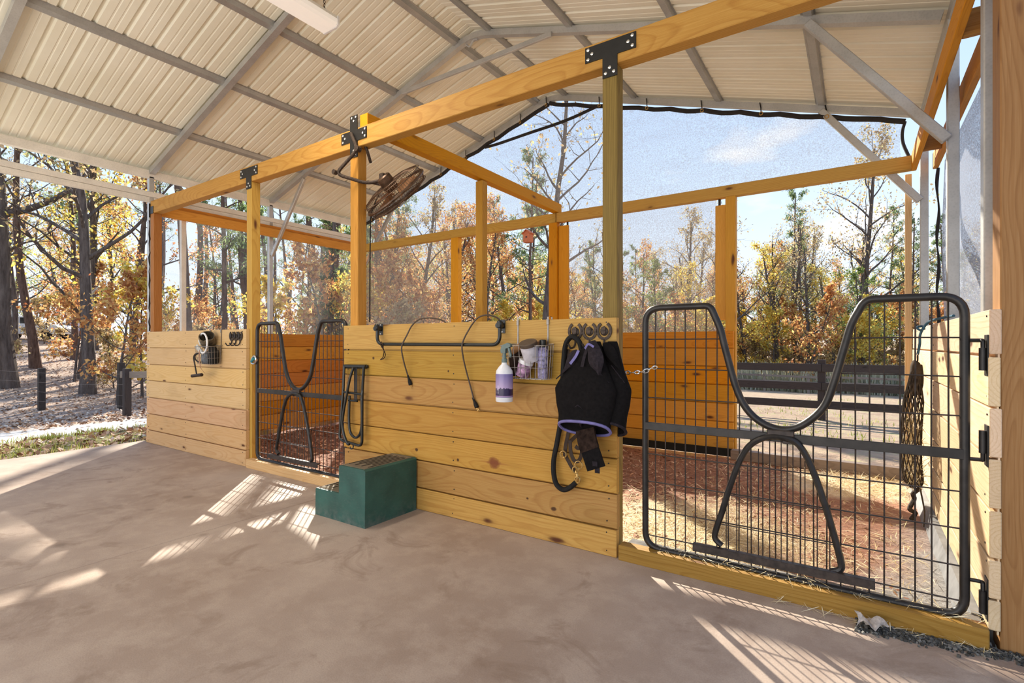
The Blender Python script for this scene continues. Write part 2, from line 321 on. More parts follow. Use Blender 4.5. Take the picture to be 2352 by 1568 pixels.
# ------------------------------------------------------------------ mesh builder
class MB:
    def __init__(s): s.v = []; s.f = []
    def add(s, vs, fs):
        b = len(s.v); s.v += [tuple(p) for p in vs]; s.f += [tuple(i+b for i in q) for q in fs]; return s
    def box(s, c, d, bev=0.0, rot=None):
        """box of size d at c; chamfered when bev > 0"""
        hx, hy, hz = d[0]/2, d[1]/2, d[2]/2; vs = []; fs = []
        if bev <= 0:
            vs = [(x, y, z) for x in (-hx, hx) for y in (-hy, hy) for z in (-hz, hz)]
            fs = [(0, 1, 3, 2), (4, 6, 7, 5), (0, 4, 5, 1), (2, 3, 7, 6), (0, 2, 6, 4), (1, 5, 7, 3)]
        else:
            b = min(bev, hx*.45, hy*.45, hz*.45); idx = {}
            for i in (-1, 1):
                for j in (-1, 1):
                    for k in (-1, 1):
                        for ax in range(3):
                            p = [i*(hx-b), j*(hy-b), k*(hz-b)]; p[ax] = (i, j, k)[ax]*(hx, hy, hz)[ax]
                            idx[(i, j, k, ax)] = len(vs); vs.append(tuple(p))
            for ax in range(3):
                o1, o2 = [a for a in range(3) if a != ax]
                for sg in (-1, 1):
                    q = []
                    for a, c2 in ((-1, -1), (1, -1), (1, 1), (-1, 1)):
                        t = [0, 0, 0]; t[ax] = sg; t[o1] = a; t[o2] = c2; q.append(idx[(*t, ax)])
                    if (sg > 0) == (ax == 1): q.reverse()
                    fs.append(tuple(q))
                for a in (-1, 1):
                    for c2 in (-1, 1):
                        q = []
                        for sg, face in ((-1, o1), (1, o1), (1, o2), (-1, o2)):
                            t = [0, 0, 0]; t[ax] = sg; t[o1] = a; t[o2] = c2; q.append(idx[(*t, face)])
                        fs.append(tuple(q))
            for i in (-1, 1):
                for j in (-1, 1):
                    for k in (-1, 1): fs.append((idx[(i, j, k, 0)], idx[(i, j, k, 1)], idx[(i, j, k, 2)]))
        if rot is not None: vs = [rot @ Vector(p) for p in vs]
        return s.add([(p[0]+c[0], p[1]+c[1], p[2]+c[2]) for p in vs], fs)
    def bar(s, p0, p1, w, h, up=(0, 0, 1), bev=0):
        p0, p1 = Vector(p0), Vector(p1); R = frame(p1-p0, up)
        return s.box((p0+p1)/2, ((p1-p0).length, w, h), bev, R)
    def tube(s, pts, r, n=8, closed=False, caps=True, squash=None):
        """swept round section; r a number or one per point"""
        pts = [Vector(p) for p in pts]; m = len(pts); rs = r if isinstance(r, (list, tuple)) else [r]*m
        vs = []; fs = []; prev = None
        for i, p in enumerate(pts):
            a = pts[(i-1) % m] if (closed or i > 0) else p; b = pts[(i+1) % m] if (closed or i < m-1) else p
            t = (b-a); t = t.normalized() if t.length > 1e-9 else Vector((0, 0, 1))
            if prev is None:
                u = t.orthogonal().normalized()
            else:
                u = prev - t*prev.dot(t); u = u.normalized() if u.length > 1e-6 else t.orthogonal().normalized()
            prev = u; w = t.cross(u)
            for k in range(n):
                an = 2*PI*k/n; vs.append(p + (u*math.cos(an) + w*math.sin(an))*rs[i])
        for i in range(m if closed else m-1):
            j = (i+1) % m
            for k in range(n): fs.append((i*n+k, i*n+(k+1) % n, j*n+(k+1) % n, j*n+k))
        if caps and not closed:
            fs.append(tuple(range(n-1, -1, -1))); fs.append(tuple((m-1)*n+k for k in range(n)))
        return s.add(vs, fs)
    def lathe(s, prof, c=(0, 0, 0), n=20, rot=None):
        vs = []; fs = []
        for r, z in prof:
            for k in range(n): vs.append(Vector((r*math.cos(2*PI*k/n), r*math.sin(2*PI*k/n), z)))
        for i in range(len(prof)-1):
            for k in range(n): fs.append((i*n+k, i*n+(k+1) % n, (i+1)*n+(k+1) % n, (i+1)*n+k))
        fs.append(tuple(range(n-1, -1, -1))); fs.append(tuple((len(prof)-1)*n+k for k in range(n)))
        if rot is not None: vs = [rot @ v for v in vs]
        return s.add([v+Vector(c) for v in vs], fs)
    def ribbon(s, pts, w, nrm, th=.003):
        """flat strap of width w along pts; nrm faces out of the strap"""
        pts = [Vector(p) for p in pts]; nrm = Vector(nrm).normalized(); vs = []; fs = []; m = len(pts)
        for i, p in enumerate(pts):
            t = (pts[min(i+1, m-1)]-pts[max(i-1, 0)]).normalized(); sd = t.cross(nrm).normalized()*w/2
            for q in (p-sd-nrm*th/2, p+sd-nrm*th/2, p+sd+nrm*th/2, p-sd+nrm*th/2): vs.append(q)
        for i in range(m-1):
            for k in range(4): fs.append((i*4+k, i*4+(k+1) % 4, i*4+4+(k+1) % 4, i*4+4+k))
        fs.append((3, 2, 1, 0)); fs.append(tuple((m-1)*4+k for k in range(4)))
        return s.add(vs, fs)
    def prism(s, poly, a, b, axis='Y'):
        """polygon of (u, v) pushed from a to b along an axis"""
        n = len(poly); vs = []
        for t in (a, b):
            for u, v in poly: vs.append((u, t, v) if axis == 'Y' else (t, u, v) if axis == 'X' else (u, v, t))
        fs = [tuple(range(n)), tuple(range(2*n-1, n-1, -1))]+[(i, n+i, n+(i+1) % n, (i+1) % n) for i in range(n)]
        return s.add(vs, fs)

def frame(d, up=(0, 0, 1)):
    x = Vector(d).normalized(); u = Vector(up)
    if abs(x.dot(u)) > .999: u = Vector((0, 1, 0))
    y = u.cross(x).normalized(); z = x.cross(y); return Matrix((x, y, z)).transposed()

def rnd_corner(pts, r, n=5):
    """round the inner corners of a polyline"""
    pts = [Vector(p) for p in pts]; out = [pts[0]]
    for i in range(1, len(pts)-1):
        a, b, c = pts[i-1], pts[i], pts[i+1]; rr = min(r, (a-b).length*.48, (c-b).length*.48)
        p, q = b+(a-b).normalized()*rr, b+(c-b).normalized()*rr
        for k in range(n+1):
            t = k/n; out.append(p*(1-t)**2+b*2*t*(1-t)+q*t*t)
    return out+[pts[-1]]
def smooth_path(pts, n=6):
    """Catmull-Rom through the points"""
    P = [Vector(p) for p in pts]; P = [P[0]*2-P[1]]+P+[P[-1]*2-P[-2]]; out = []
    for i in range(1, len(P)-2):
        for k in range(n):
            t = k/n; a, b, c, d = P[i-1:i+3]
            out.append(.5*((2*b)+(c-a)*t+(2*a-5*b+4*c-d)*t*t+(3*b-a-3*c+d)*t**3))
    return out+[P[-2]]

def basis(o):
    return Matrix.LocRotScale(o.location, o.rotation_euler, o.scale)
def world(o):
    m = basis(o)
    return m if o.parent is None else world(o.parent) @ o.matrix_parent_inverse @ m
def link(o, parent=None):
    """link to the scene; a child keeps the world place it is given"""
    COL.objects.link(o)
    if parent is not None:
        o.parent = parent; o.matrix_parent_inverse = world(parent).inverted()
    return o
def build(name, mb, mat, parent=None, smooth=False, org=(0, 0, 0), rot=None, kind=None):
    """link the builder as one mesh object; vertices are in world metres, org becomes the object's own origin"""
    org = Vector(org); me = bpy.data.meshes.new(name); Ri = rot.transposed() if rot is not None else None
    vs = [(Vector(v)-org) for v in mb.v]
    if Ri is not None: vs = [Ri @ v for v in vs]
    me.from_pydata([tuple(v) for v in vs], [], mb.f); me.materials.append(mat); me.update()
    if smooth: me.polygons.foreach_set('use_smooth', [True]*len(me.polygons))
    bm = bmesh.new(); bm.from_mesh(me); bmesh.ops.recalc_face_normals(bm, faces=bm.faces); bm.to_mesh(me); bm.free()
    if smooth and len(me.polygons) < 40000:
        try: me.set_sharp_from_angle(angle=math.radians(40))
        except Exception: pass
    o = bpy.data.objects.new(name, me); link(o, parent)
    o.location = org
    if rot is not None: o.rotation_euler = rot.to_euler()
    if kind: o['kind'] = kind
    return o
def tag(o, label, cat, group=None):
    o['label'] = label; o['category'] = cat
    if group: o['group'] = group
    return o
def thing(name, loc, label, cat, group=None):
    o = bpy.data.objects.new(name, None); o.empty_display_size = .1; o.location = loc; link(o); return tag(o, label, cat, group)
def structure(name, loc=(0, 0, 0), label=None):
    o = bpy.data.objects.new(name, None); o.empty_display_size = .1; o.location = loc; link(o); o['kind'] = 'structure'
    if label: o['label'] = label
    return o
def timber(name, p0, p1, w, h, mat, parent=None, up=(0, 0, 1), bev=.004, gap_strip=None):
    """sawn timber along p0-p1 with its own length axis, so that the grain follows it"""
    p0, p1 = Vector(p0), Vector(p1); R = frame(p1-p0, up); c = (p0+p1)/2
    mb = MB(); mb.box((0, 0, 0), ((p1-p0).length, w, h), bev)
    if gap_strip: mb.box((0, gap_strip[2], -h/2-gap_strip[1]/2+.006), ((p1-p0).length*.998, gap_strip[0], gap_strip[1]))
    me = bpy.data.meshes.new(name); me.from_pydata(mb.v, [], mb.f); me.materials.append(mat)
    bm = bmesh.new(); bm.from_mesh(me); bmesh.ops.recalc_face_normals(bm, faces=bm.faces); bm.to_mesh(me); bm.free()
    o = bpy.data.objects.new(name, me); link(o, parent)
    o.location = c; o.rotation_euler = R.to_euler(); return o
def copy_tree(o, parent=None):
    c = o.copy(); COL.objects.link(c)
    if parent is not None: c.parent = parent
    for ch in list(o.children): copy_tree(ch, c)
    return c
# ------------------------------------------------------------------ key levels (metres)
XL, XR = -7.40, .50          # eave lines
XRIDGE, ZRIDGE = -3.46, 4.62
SL, SR = (ZRIDGE-3.40)/(XRIDGE-XL), (ZRIDGE-3.42)/(XR-XRIDGE)
def roof_z(x): return 3.40+(x-XL)*SL if x < XRIDGE else 3.42+(XR-x)*SR
YP, YPOST, YB = 2.715, 2.755, 6.0       # plank face, post face, back wall
FRAMES = (1.2, 2.82, 4.40, 6.11)

def sstep(a, b, t):
    t = max(0, min(1, (t-a)/(b-a))); return t*t*(3-2*t)
def ground_z(x, y):
    """terrain: falls gently behind the barn, dips then rises into the wood on the left"""
    u = max(0, -7.3-x); v = max(0, y-6.1)
    zl = -.06-.5*sstep(.5, 9, u)+2.5*sstep(10, 44, u)+max(0, u-44)*.03
    zb = -.06-.36*sstep(0, 7, v)-2.0*sstep(6, 42, v)+max(0, v-44)*.04
    w = u/(u+v+1e-6) if u+v > 0 else .5
    z = zl*w+zb*(1-w)
    if -7.38 < x < 1.0 and -6 < y < 6.05: z = -.25
    return z+.04*math.sin(x*.9+y*.4)*math.sin(y*.7)*min(1, (u+v)*.2)

# ------------------------------------------------------------------ ground, floor
def make_ground():
    xs = sorted(set([-160, -130, -105]+[-90+3*i for i in range(16)]+[-44+1.0*i for i in range(36)]+[-8.4, -8, -7.7, -7.42, -7.37]+[-6.5, -5, -3.5, -2, -.5, .5, 1.0, 1.3]+[2+1.5*i for i in range(12)]+[22+5*i for i in range(10)]+[90, 130]))
    ys = sorted(set([-60, -40, -25, -15, -10, -6.5]+[-6+1.5*i for i in range(8)]+[5.9, 6.0, 6.1, 6.3, 6.6]+[7+.8*i for i in range(30)]+[32+2.5*i for i in range(16)]+[76, 90, 120, 160]))
    mb = MB(); nx, ny = len(xs), len(ys)
    mb.v = [(x, y, ground_z(x, y)) for y in ys for x in xs]
    mb.f = [(j*nx+i, j*nx+i+1, (j+1)*nx+i+1, (j+1)*nx+i) for j in range(ny-1) for i in range(nx-1)]
    o = build('ground', mb, M['ground'], smooth=True, kind='structure')
make_ground()

fl = structure('floor', (0, 0, 0))
for a, b in ((-7.37, -3.4735), (-3.4665, 1.25)):
    build('slab', MB().box(((a+b)/2, -.63, -.07), (b-a, 6.76, .14), .004), M['concrete'], fl)
sf = structure('stall_floor', (-1.4, 4.3, 0))
def sheet(x0, x1, y0, y1, z, n=14, amp=.012):
    mb = MB(); mb.v = [(x0+(x1-x0)*i/n, y0+(y1-y0)*j/n, z+random.uniform(-amp, amp)) for j in range(n+1) for i in range(n+1)]
    mb.f = [(j*(n+1)+i, j*(n+1)+i+1, (j+1)*(n+1)+i+1, (j+1)*(n+1)+i) for j in range(n) for i in range(n)]; return mb
build('bedding', sheet(-3.28, .44, 2.77, 5.74, -.012), M['stall'], sf)
build('bedding', sheet(-7.32, -3.32, 2.77, 6.2, -.135, 16, .02), M['shavings'], sf)

# ------------------------------------------------------------------ roof
ce = structure('ceiling', (XRIDGE, 0, 4.6))
def roof_panels():
    pitch = .2286; wid = pitch*4
    prof = []                                   # one panel: four ribs with two faint stiffeners between them
    for k in range(4):
        y = k*pitch
        prof += [(y, 0), (y+.012, .019), (y+.032, .019), (y+.044, 0), (y+.100, 0), (y+.106, .004), (y+.114, .004), (y+.120, 0), (y+.160, 0), (y+.166, .004), (y+.174, .004), (y+.180, 0)]
    prof.append((wid+.003, 0))
    y0 = 6.22-10*wid
    for side in (0, 1):
        x0, x1 = (XL-.12, XRIDGE) if side == 0 else (XRIDGE, XR+.12)
        for i in range(10):
            mb = MB(); m = len(prof)
            for x in (x0, x1):
                for y, h in prof: mb.v.append((x, y0+i*wid+y, (roof_z(x) if XL < x < XR else 3.40-.12*SL if x < 0 else 3.42-.12*SR)+h))
            for x in (x0, x1):
                for y, h in prof: mb.v.append((x, y0+i*wid+y, (roof_z(x) if XL < x < XR else 3.40-.12*SL if x < 0 else 3.42-.12*SR)+h+.0015))
            for k in range(m-1):
                mb.f += [(k, k+1, m+k+1, m+k), (2*m+k, 3*m+k, 3*m+k+1, 2*m+k+1)]
            build('roof_panel', mb, M['roof'], ce)
    def hat(x, w=.10, t=.034, crown=.045):
        """hat-section purlin with two flanges and a crown"""
        z = roof_z(x)-.002; sl = SL if x < XRIDGE else -SR
        sec = [(-w/2, 0), (-crown/2-.012, 0), (-crown/2, -t), (crown/2, -t), (crown/2+.012, 0), (w/2, 0), (w/2, -.003), (crown/2+.016, -.003), (crown/2+.004, -t-.003), (-crown/2-.004, -t-.003), (-crown/2-.016, -.003), (-w/2, -.003)]
        build('purlin', MB().prism([(x+u, z+v+u*sl) for u, v in sec], -2.6, 6.16), M['galv_dark'], ce)
    for x in (-6.53, -5.54, -4.64, -3.68, -3.24, -2.28, -1.29, -.30): hat(x)
    # ridge flashing, seen between the two ridge purlins
    build('ridge_cap', MB().prism([(XRIDGE-.2, roof_z(XRIDGE-.2)+.026), (XRIDGE, ZRIDGE+.03), (XRIDGE+.2, roof_z(XRIDGE+.2)+.026), (XRIDGE, ZRIDGE+.034)], -2.6, 6.24), M['roof'], ce)
roof_panels()

# eave tubes and rails on the left, eave tube on the right
def rail(name, p0, p1, w, h, label, mat):
    o = timber(name, p0, p1, w, h, mat, None, bev=.006); return tag(o, label, 'rail')
rail('eave_tube', (-7.36, -2.6, 3.325), (-7.36, 6.14, 3.325), .06, .10, 'white steel eave tube along the top of the open left side under the cream roof', M['white_metal'])
rr_ = rail('eave_rail', (-7.36, -2.6, 3.075), (-7.36, 6.14, 3.075), .07, .065, 'two white steel rails lying one on the other below the left eave tube', M['white_metal'])
build('lower_tube', MB().box((-7.36, 1.77, 3.008), (.06, 8.74, .064), .006), M['white_metal'], rr_)
rail('eave_tube', (.53, 2.6, 3.36), (.53, 6.14, 3.36), .06, .09, 'steel eave tube along the top of the right side above the pine beams', M['galv'])

def frame_at(y, label, left_brace, right_brace, collar=False, legs=True):
    r = thing('roof_frame', (XRIDGE, y, 0), label, 'roof frame', None)
    t = .062; dz = -.036-t/2
    z0, z1 = 3.40+dz-.005, ZRIDGE+dz
    def tubebar(name, a, b, w=t, h=t): return timber(name, a, b, w, h, M['galv'], r, bev=.005)
    # bent rafter tube, rounded at the ridge
    pts = rnd_corner([(-7.33, y, roof_z(-7.33)+dz), (XRIDGE, y, ZRIDGE+dz+.02), (.47, y, roof_z(.47)+dz)], .22, 6)
    mb = MB(); vs = []
    for i, p in enumerate(pts):
        tt = (pts[min(i+1, len(pts)-1)]-pts[max(i-1, 0)]).normalized(); nn = Vector((-tt.z, 0, tt.x))
        for a, b in ((-1, -1), (1, -1), (1, 1), (-1, 1)): vs.append(p+Vector((0, a*t/2, 0))+nn*b*t/2)
    fs = [(i*4+k, i*4+(k+1) % 4, i*4+4+(k+1) % 4, i*4+4+k) for i in range(len(pts)-1) for k in range(4)]+[(3, 2, 1, 0), tuple(len(vs)-4+k for k in range(4))]
    build('rafter', mb.add(vs, fs), M['galv'], r)
    # gusset strap under the ridge bend
    build('ridge_strap', MB().tube(smooth_path([(XRIDGE-.10, y, ZRIDGE+dz-.065), (XRIDGE-.05, y, ZRIDGE+dz-.10), (XRIDGE, y, ZRIDGE+dz-.05), (XRIDGE+.06, y, ZRIDGE+dz-.055)], 5), .011, 6), M['galv'], r, True)
    if legs:
        tubebar('leg', (-7.36, y, -.1), (-7.36, y, 3.30), .06, .06); tubebar('leg', (.525, y, 0), (.525, y, 3.33), .062, .062)
    if left_brace: tubebar('brace', (-6.50, y-.005, roof_z(-6.5)-.13), (-7.30, y-.005, 2.53), .04, .055)
    if right_brace: tubebar('brace', (-.30, y-.05, roof_z(-.3)-.10), (.49, y-.05, 2.53), .05, .062)
    if collar: build('collar_tie', MB().bar((-4.50, y-.045, 4.20), (-2.46, y-.045, 4.215), .03, .05, bev=.004), M['galv'], r)
    return r
frame_at(FRAMES[0], 'galvanised steel roof frame at the near end, cut off by the upper left corner', False, False, legs=False)
frame_at(FRAMES[1], 'galvanised steel roof frame above the timber stall fronts', False, False)
frame_at(FRAMES[2], 'galvanised steel roof frame with the level collar tie over the middle of the stalls', True, True, True)
frame_at(FRAMES[3], 'galvanised steel gable frame that the black shade cloth hangs from', True, True)
tag(timber('steel_stud', (-7.36, 3.19, -.1), (-7.36, 3.19, 2.98), .06, .06, M['white_metal'], bev=.005), 'white steel stud behind the left stall, right of the corner post', 'stud')
tag(timber('steel_stud', (.50, 3.10, 0), (.50, 3.10, 3.33), .06, .075, M['galv'], bev=.005), 'grey steel stud close behind the big right-hand timber post', 'stud')

# ------------------------------------------------------------------ timber frame
def post(x0, x1, z0, z1, label, mat='wood_post', y=YPOST, d=.09, group=None):
    return tag(timber('timber_post', ((x0+x1)/2, y+d/2, z0), ((x0+x1)/2, y+d/2, z1), x1-x0, d, M[mat], up=(0, 1, 0)), label, 'post', group)
post(-7.20, -7.11, 0, 2.80, 'square pine corner post at the far left end of the stall front', 'wood_brown')
post(-5.02, -4.93, 0, 2.80, 'square pine post left of the small stall gate', 'wood')
post(-3.45, -3.355, 0, 2.80, 'square pine post that carries the wall fan')
post(-1.22, -1.13, 0, 2.80, 'greenish pine post between the plank wall with the fly masks and the big gate', 'wood_green')
post(.468, .70, -.02, 3.2, 'thick reddish pine post at the right edge of the picture', 'wood_brown', 2.735, .14)
post(-3.345, -3.255, -.1, 2.92, 'pine post standing midway under the cross beam between the two stalls', 'wood_post', 4.29, .09)
post(-5.12, -4.98, -.1, 2.81, 'pine door post in the back wall of the left stall', 'wood_orange', YB-.045)
post(-3.41, -3.285, -.1, 2.81, 'pine back post under the end of the cross beam', 'wood_orange', YB-.045)
post(-1.19, -1.085, 0, 2.81, 'pine door post at the back opening of the right stall', 'wood_orange', YB-.045)
post(-7.25, -7.16, -.1, 2.81, 'pine post in the back corner of the left stall', 'wood_orange', YB-.045)
post(.385, .435, 0, 2.81, 'pine post in the far right corner of the right stall', 'wood_pale', YB+.125, .05)
def beam(name, p0, p1, w, h, label, mat='wood'):
    return tag(timber(name, p0, p1, w, h, M[mat]), label, 'beam')
beam('header_beam', (-7.20, YPOST+.045, 2.878), (.44, YPOST+.045, 2.878), .09, .155, 'long pine header beam over the stall fronts and gates')
beam('cross_beam', (-3.31, YPOST+.02, 3.00), (-3.31, 6.05, 3.00), .092, .125, 'pine cross beam running back over the stall divider', 'wood_orange')
beam('back_beam', (-7.2, YB, 2.872), (-3.305, YB, 2.872), .09, .125, 'pine beam across the back of the left stall', 'wood')
beam('back_beam', (-3.295, YB, 2.872), (.46, YB, 2.872), .09, .125, 'pine beam across the back of the right stall', 'wood')
b_ = beam('side_beam', (-7.22, 2.87, 2.855), (-7.22, 5.95, 2.855), .05, .12, 'pair of pine beams along the left side of the left stall', 'wood_orange')
timber('ledger', (-7.28, 2.87, 2.91), (-7.28, 5.95, 2.91), .05, .12, M['wood_orange'], b_)
beam('side_beam', (.44, 2.86, 2.872), (.44, 6.0, 2.872), .04, .145, 'inner pine beam on the right side above the stall', 'wood_orange')
beam('side_beam', (.60, 2.86, 2.872), (.60, 6.05, 2.872), .04, .145, 'outer pine beam on the right side behind the steel legs', 'wood_orange')
for y in (3.55, 5.45):
    tag(timber('spacer_block', (.46, y, 2.872), (.58, y, 2.872), .04, .135, M['wood_brown']), 'short pine block fixed between the two right-hand side beams, '+('nearer one' if y < 4 else 'farther one'), 'block')
tag(timber('upright_board', (-3.21, YB+.01, 1.30), (-3.21, YB+.01, 2.765), .145, .036, M['wood_orange'], up=(0, 1, 0)), 'upright orange board beside the back post under the cross beam', 'board')
tag(timber('upright_board', (-1.245, YB+.01, 1.465), (-1.245, YB+.01, 2.735), .115, .036, M['wood_orange'], up=(0, 1, 0)), 'upright orange board beside the door post of the right stall', 'board')
for x in (-3.165, -1.265):
    tag(build('steel_rod', MB().tube([(x, YB+.03, 2.6), (x, YB+.03, 2.90)], .014, 8), M['black_steel'], smooth=True), 'short dark rod above the upright orange board '+('under the cross beam end' if x < -2 else 'by the back opening'), 'rod')

# ------------------------------------------------------------------ plank walls
SEAM = (1.36, 1.16, .96, .763, .561, .362, .163, .002)
def plank_wall(name, along, a, b, face, mat, seams=SEAM, th=.038, nails=(), pale=None, jitter=.006):
    """horizontal boards from a to b; 'X' walls face -Y at y=face, 'Y' walls have their middle at x=face"""
    w = structure(name, ((a+b)/2, face, 0) if along == 'X' else (face, (a+b)/2, 0))
    for i in range(len(seams)-1):
        z1, z0 = seams[i], seams[i+1]; gap = random.uniform(.007, .012); h = z1-z0-gap; dz = random.uniform(-.002, .002); dx = random.uniform(-jitter, jitter)
        zc = z0+h/2; pr = random.uniform(-.002, .002)
        tg = (.006, gap+.012, -.28*th if name == 'wall_right' else .28*th)               # tongue added to stop light in the joint and darken its line
        if along == 'X': o = timber('plank', (a+dx, face+th/2+pr, zc), (b+dx*.3, face+th/2+pr, zc+dz), th, h, M[mat], w, bev=.003, gap_strip=tg)
        else: o = timber('plank', (face+pr, a, zc), (face+pr, b, zc+dz), th, h, M[mat], w, bev=.003, gap_strip=tg)
    if nails:
        mb = MB()
        for x in nails:
            for i in range(len(seams)-1):
                for q in (.18, .82):
                    z = seams[i]*(1-q)+seams[i+1]*q
                    if along == 'X': mb.lathe([(.0042, 0), (.0042, .003)], (x+random.uniform(-.008, .008), face+.001, z), 7, Matrix.Rotation(PI/2, 3, 'X'))
                    else: mb.lathe([(.0042, 0), (.0042, .003)], (face-th/2+.001, x+random.uniform(-.02, .02), z), 7, Matrix.Rotation(-PI/2, 3, 'Y'))
        build('nail_heads', mb, M['black_steel'], w, kind='stuff')
    return w
plank_wall('wall_front_left', 'X', -7.205, -4.965, YP, 'wood_pale', nails=(-7.15, -6.2, -5.02))
wf = plank_wall('wall_front', 'X', -3.478, -1.115, YP, 'wood', nails=(-3.42, -2.31, -1.17))
# the knots that show on the middle wall, board by board: (x, z, half width, half height, reddish flame)
for o in wf.children:
    if not o.name.startswith('plank'): continue
    zc = o.location.z; S_ = [(a+2.2965, b-zc, rx, rz, fl) for a, b, rx, rz, fl in ((-1.963, .425, .055, .040, True), (-1.525, .204, .022, .015, False), (-2.66, .430, .016, .014, False), (-2.356, 1.012, .010, .009, False), (-3.122, 1.091, .014, .012, False), (-2.269, .405, .012, .012, False), (-1.711, .235, .010, .008, False)) if abs(b-zc) < .1]
    if S_: o.data.materials[0] = wood('aged_yellow_pine_with_knot', (.56, .345, .080), (.46, .255, .046), (.33, .145, .020), knots=.5, spots=S_)
plank_wall('wall_back', 'X', -3.25, -1.10, YB-.09, 'wood_orange', (1.35, 1.16, .96, .763, .561, .362, .20, .065), nails=(-1.15,))
plank_wall('wall_back_left', 'X', -7.2, -5.03, YB-.09, 'wood_orange', (1.35, 1.16, .96, .763, .561, .362, .163, -.05))
plank_wall('wall_left', 'Y', 2.87, 5.9, -7.24, 'wood_orange', (1.36, 1.16, .96, .763, .561, .362, .163, -.05))
plank_wall('wall_divider', 'Y', 2.86, 5.9, -3.31, 'wood_orange', (1.34, 1.16, .96, .763, .561, .362, .163, -.05))
plank_wall('wall_right', 'Y', 2.725, 6.02, .452, 'wood_right', (1.345, 1.16, .955, .755, .555, .36, .20, .075), .036, nails=(2.78, 3.35, 4.5, 5.6))
build('baseboard_back', MB().box((-2.18, YB-.10, .03), (2.16, .03, .085), .004), M['rubber'], kind='structure')
ft = build('wall_right_footing', MB().prism([(.36, -.05), (.40, .075), (.475, .075), (.475, -.05)], 2.86, 6.0), M['footing'], kind='structure')
tag(timber('sill_timber', (-1.10, 2.735, .040), (.432, 2.735, .040), .075, .085, M['wood_sill']), 'pine sill timber on the floor under the big gate', 'sill')
tag(build('rubber_mat', MB().box((-.33, 2.83, .03), (1.52, .10, .075), .006), plain('dusty_grey_rubber', (.17, .155, .14), .9, 0, var=.3, scale=14)), 'dusty grey rubber mat edge behind the sill of the big gate', 'mat')
tag(timber('sill_timber', (-4.93, 2.735, .040), (-3.48, 2.735, .040), .075, .085, M['wood_pale']), 'pine sill timber on the floor under the small far gate', 'sill')
tag(timber('sill_timber', (-1.09, 5.76, .045), (.38, 5.76, .045), .10, .10, M['wood_grey']), 'weathered threshold timber at the back opening of the right stall', 'sill')
tag(timber('sill_timber', (-4.98, 5.95, -.07), (-3.41, 5.95, -.07), .10, .12, M['wood_grey']), 'weathered threshold timber at the back opening of the left stall', 'sill')

# ------------------------------------------------------------------ shade cloth and screens
def cloth(name, poly_fn, nu, nv, mat, label, cat='shade cloth'):
    mb = MB(); mb.v = [poly_fn(i/nu, j/nv) for j in range(nv+1) for i in range(nu+1)]
    mb.f = [(j*(nu+1)+i, j*(nu+1)+i+1, (j+1)*(nu+1)+i+1, (j+1)*(nu+1)+i) for j in range(nv) for i in range(nu)]
    return tag(build(name, mb, mat, smooth=True), label, cat)
def gable(u, v):
    x = -7.22+u*7.60; top = roof_z(x)-.145; bot = 2.86
    if u > .97: x -= .04*math.sin(v*PI)
    z = bot+(max(top, bot+.02)-bot)*v
    return (x, 6.075+.012*math.sin(x*5+z*3)*(1-abs(2*v-1)), z)
gb = cloth('gable_shade_cloth', gable, 60, 12, M['net'], 'black shade cloth filling the gable under the roof')
def hem_line(off, x0, x1, n): return [(x0+(x1-x0)*i/n, 6.06+.006*math.sin(i*1.7), roof_z(x0+(x1-x0)*i/n)-off-.018*abs(math.sin(i*.75))) for i in range(n+1)]
build('hem', MB().tube(hem_line(.150, -7.2, -3.47, 40), .026, 8).tube(hem_line(.150, -3.45, .38, 40), .026, 8), M['hem'], gb, True)
build('side_hem', MB().tube(smooth_path([(.38, 6.06, 3.29), (.36, 6.06, 3.2), (.365, 6.06, 3.09), (.41, 6.06, 2.95)], 5), .014, 6), M['hem'], gb, True)
build('fold', MB().tube(smooth_path([(-2.72, 6.06, 4.25), (-3.2, 6.055, 4.17), (-3.8, 6.05, 4.13), (-4.3, 6.055, 4.10), (-4.55, 6.06, 4.10)], 5), .020, 6), M['hem'], gb, True)
for k, x in enumerate([-7.0, -6.45, -5.92, -5.4, -4.9, -4.37, -3.92, -3.5, -2.72, -2.1, -1.46, -.85, -.25]):
    z = roof_z(x); h = thing('bungee_hook', (x, 6.06, z-.10), 'dark cord with brass ring tying the gable cloth to the steel frame', 'hook', 'cloth ties along the gable')
    build('cord', MB().tube([(x-.012, 6.062, z-.035), (x, 6.045, z-.10), (x+.004, 6.045, z-.165)], .006, 5), M['rubber'], h, True)
    build('ring', MB().tube([(x+.004+.017*math.cos(a*PI/5), 6.032, z-.165+.017*math.sin(a*PI/5)) for a in range(10)], .005, 5, True), M['brass'], h, True)
def wavy(x0, x1, z0, z1, y): return lambda u, v: (x0+(x1-x0)*u, y+.006*math.sin(u*11+v*5)*math.sin(v*PI), z0+(z1-z0)*v)
cloth('window_shade_cloth', wavy(-7.15, -5.12, 1.30, 2.85, 6.05), 20, 14, M['net_dense'], 'black shade cloth over the back window of the left stall')
cloth('window_shade_cloth', wavy(-3.15, -1.30, 1.30, 2.85, 6.05), 20, 14, M['net_dense'], 'black shade cloth over the back window of the right stall')
cloth('side_shade_cloth', lambda u, v: (.66+.02*math.sin(u*16+v*2)*math.sin(v*PI), 3.05+2.95*u, 1.2+1.65*v), 40, 14, M['net_right'], 'sunlit shade cloth hanging along the right side above the planks')
cloth('side_screen', lambda u, v: (-7.42+.004*math.sin(u*14), 2.87+3.1*u, 1.25+1.6*v), 20, 8, M['net_left'], 'fine clear screen along the left side of the left stall', 'screen')
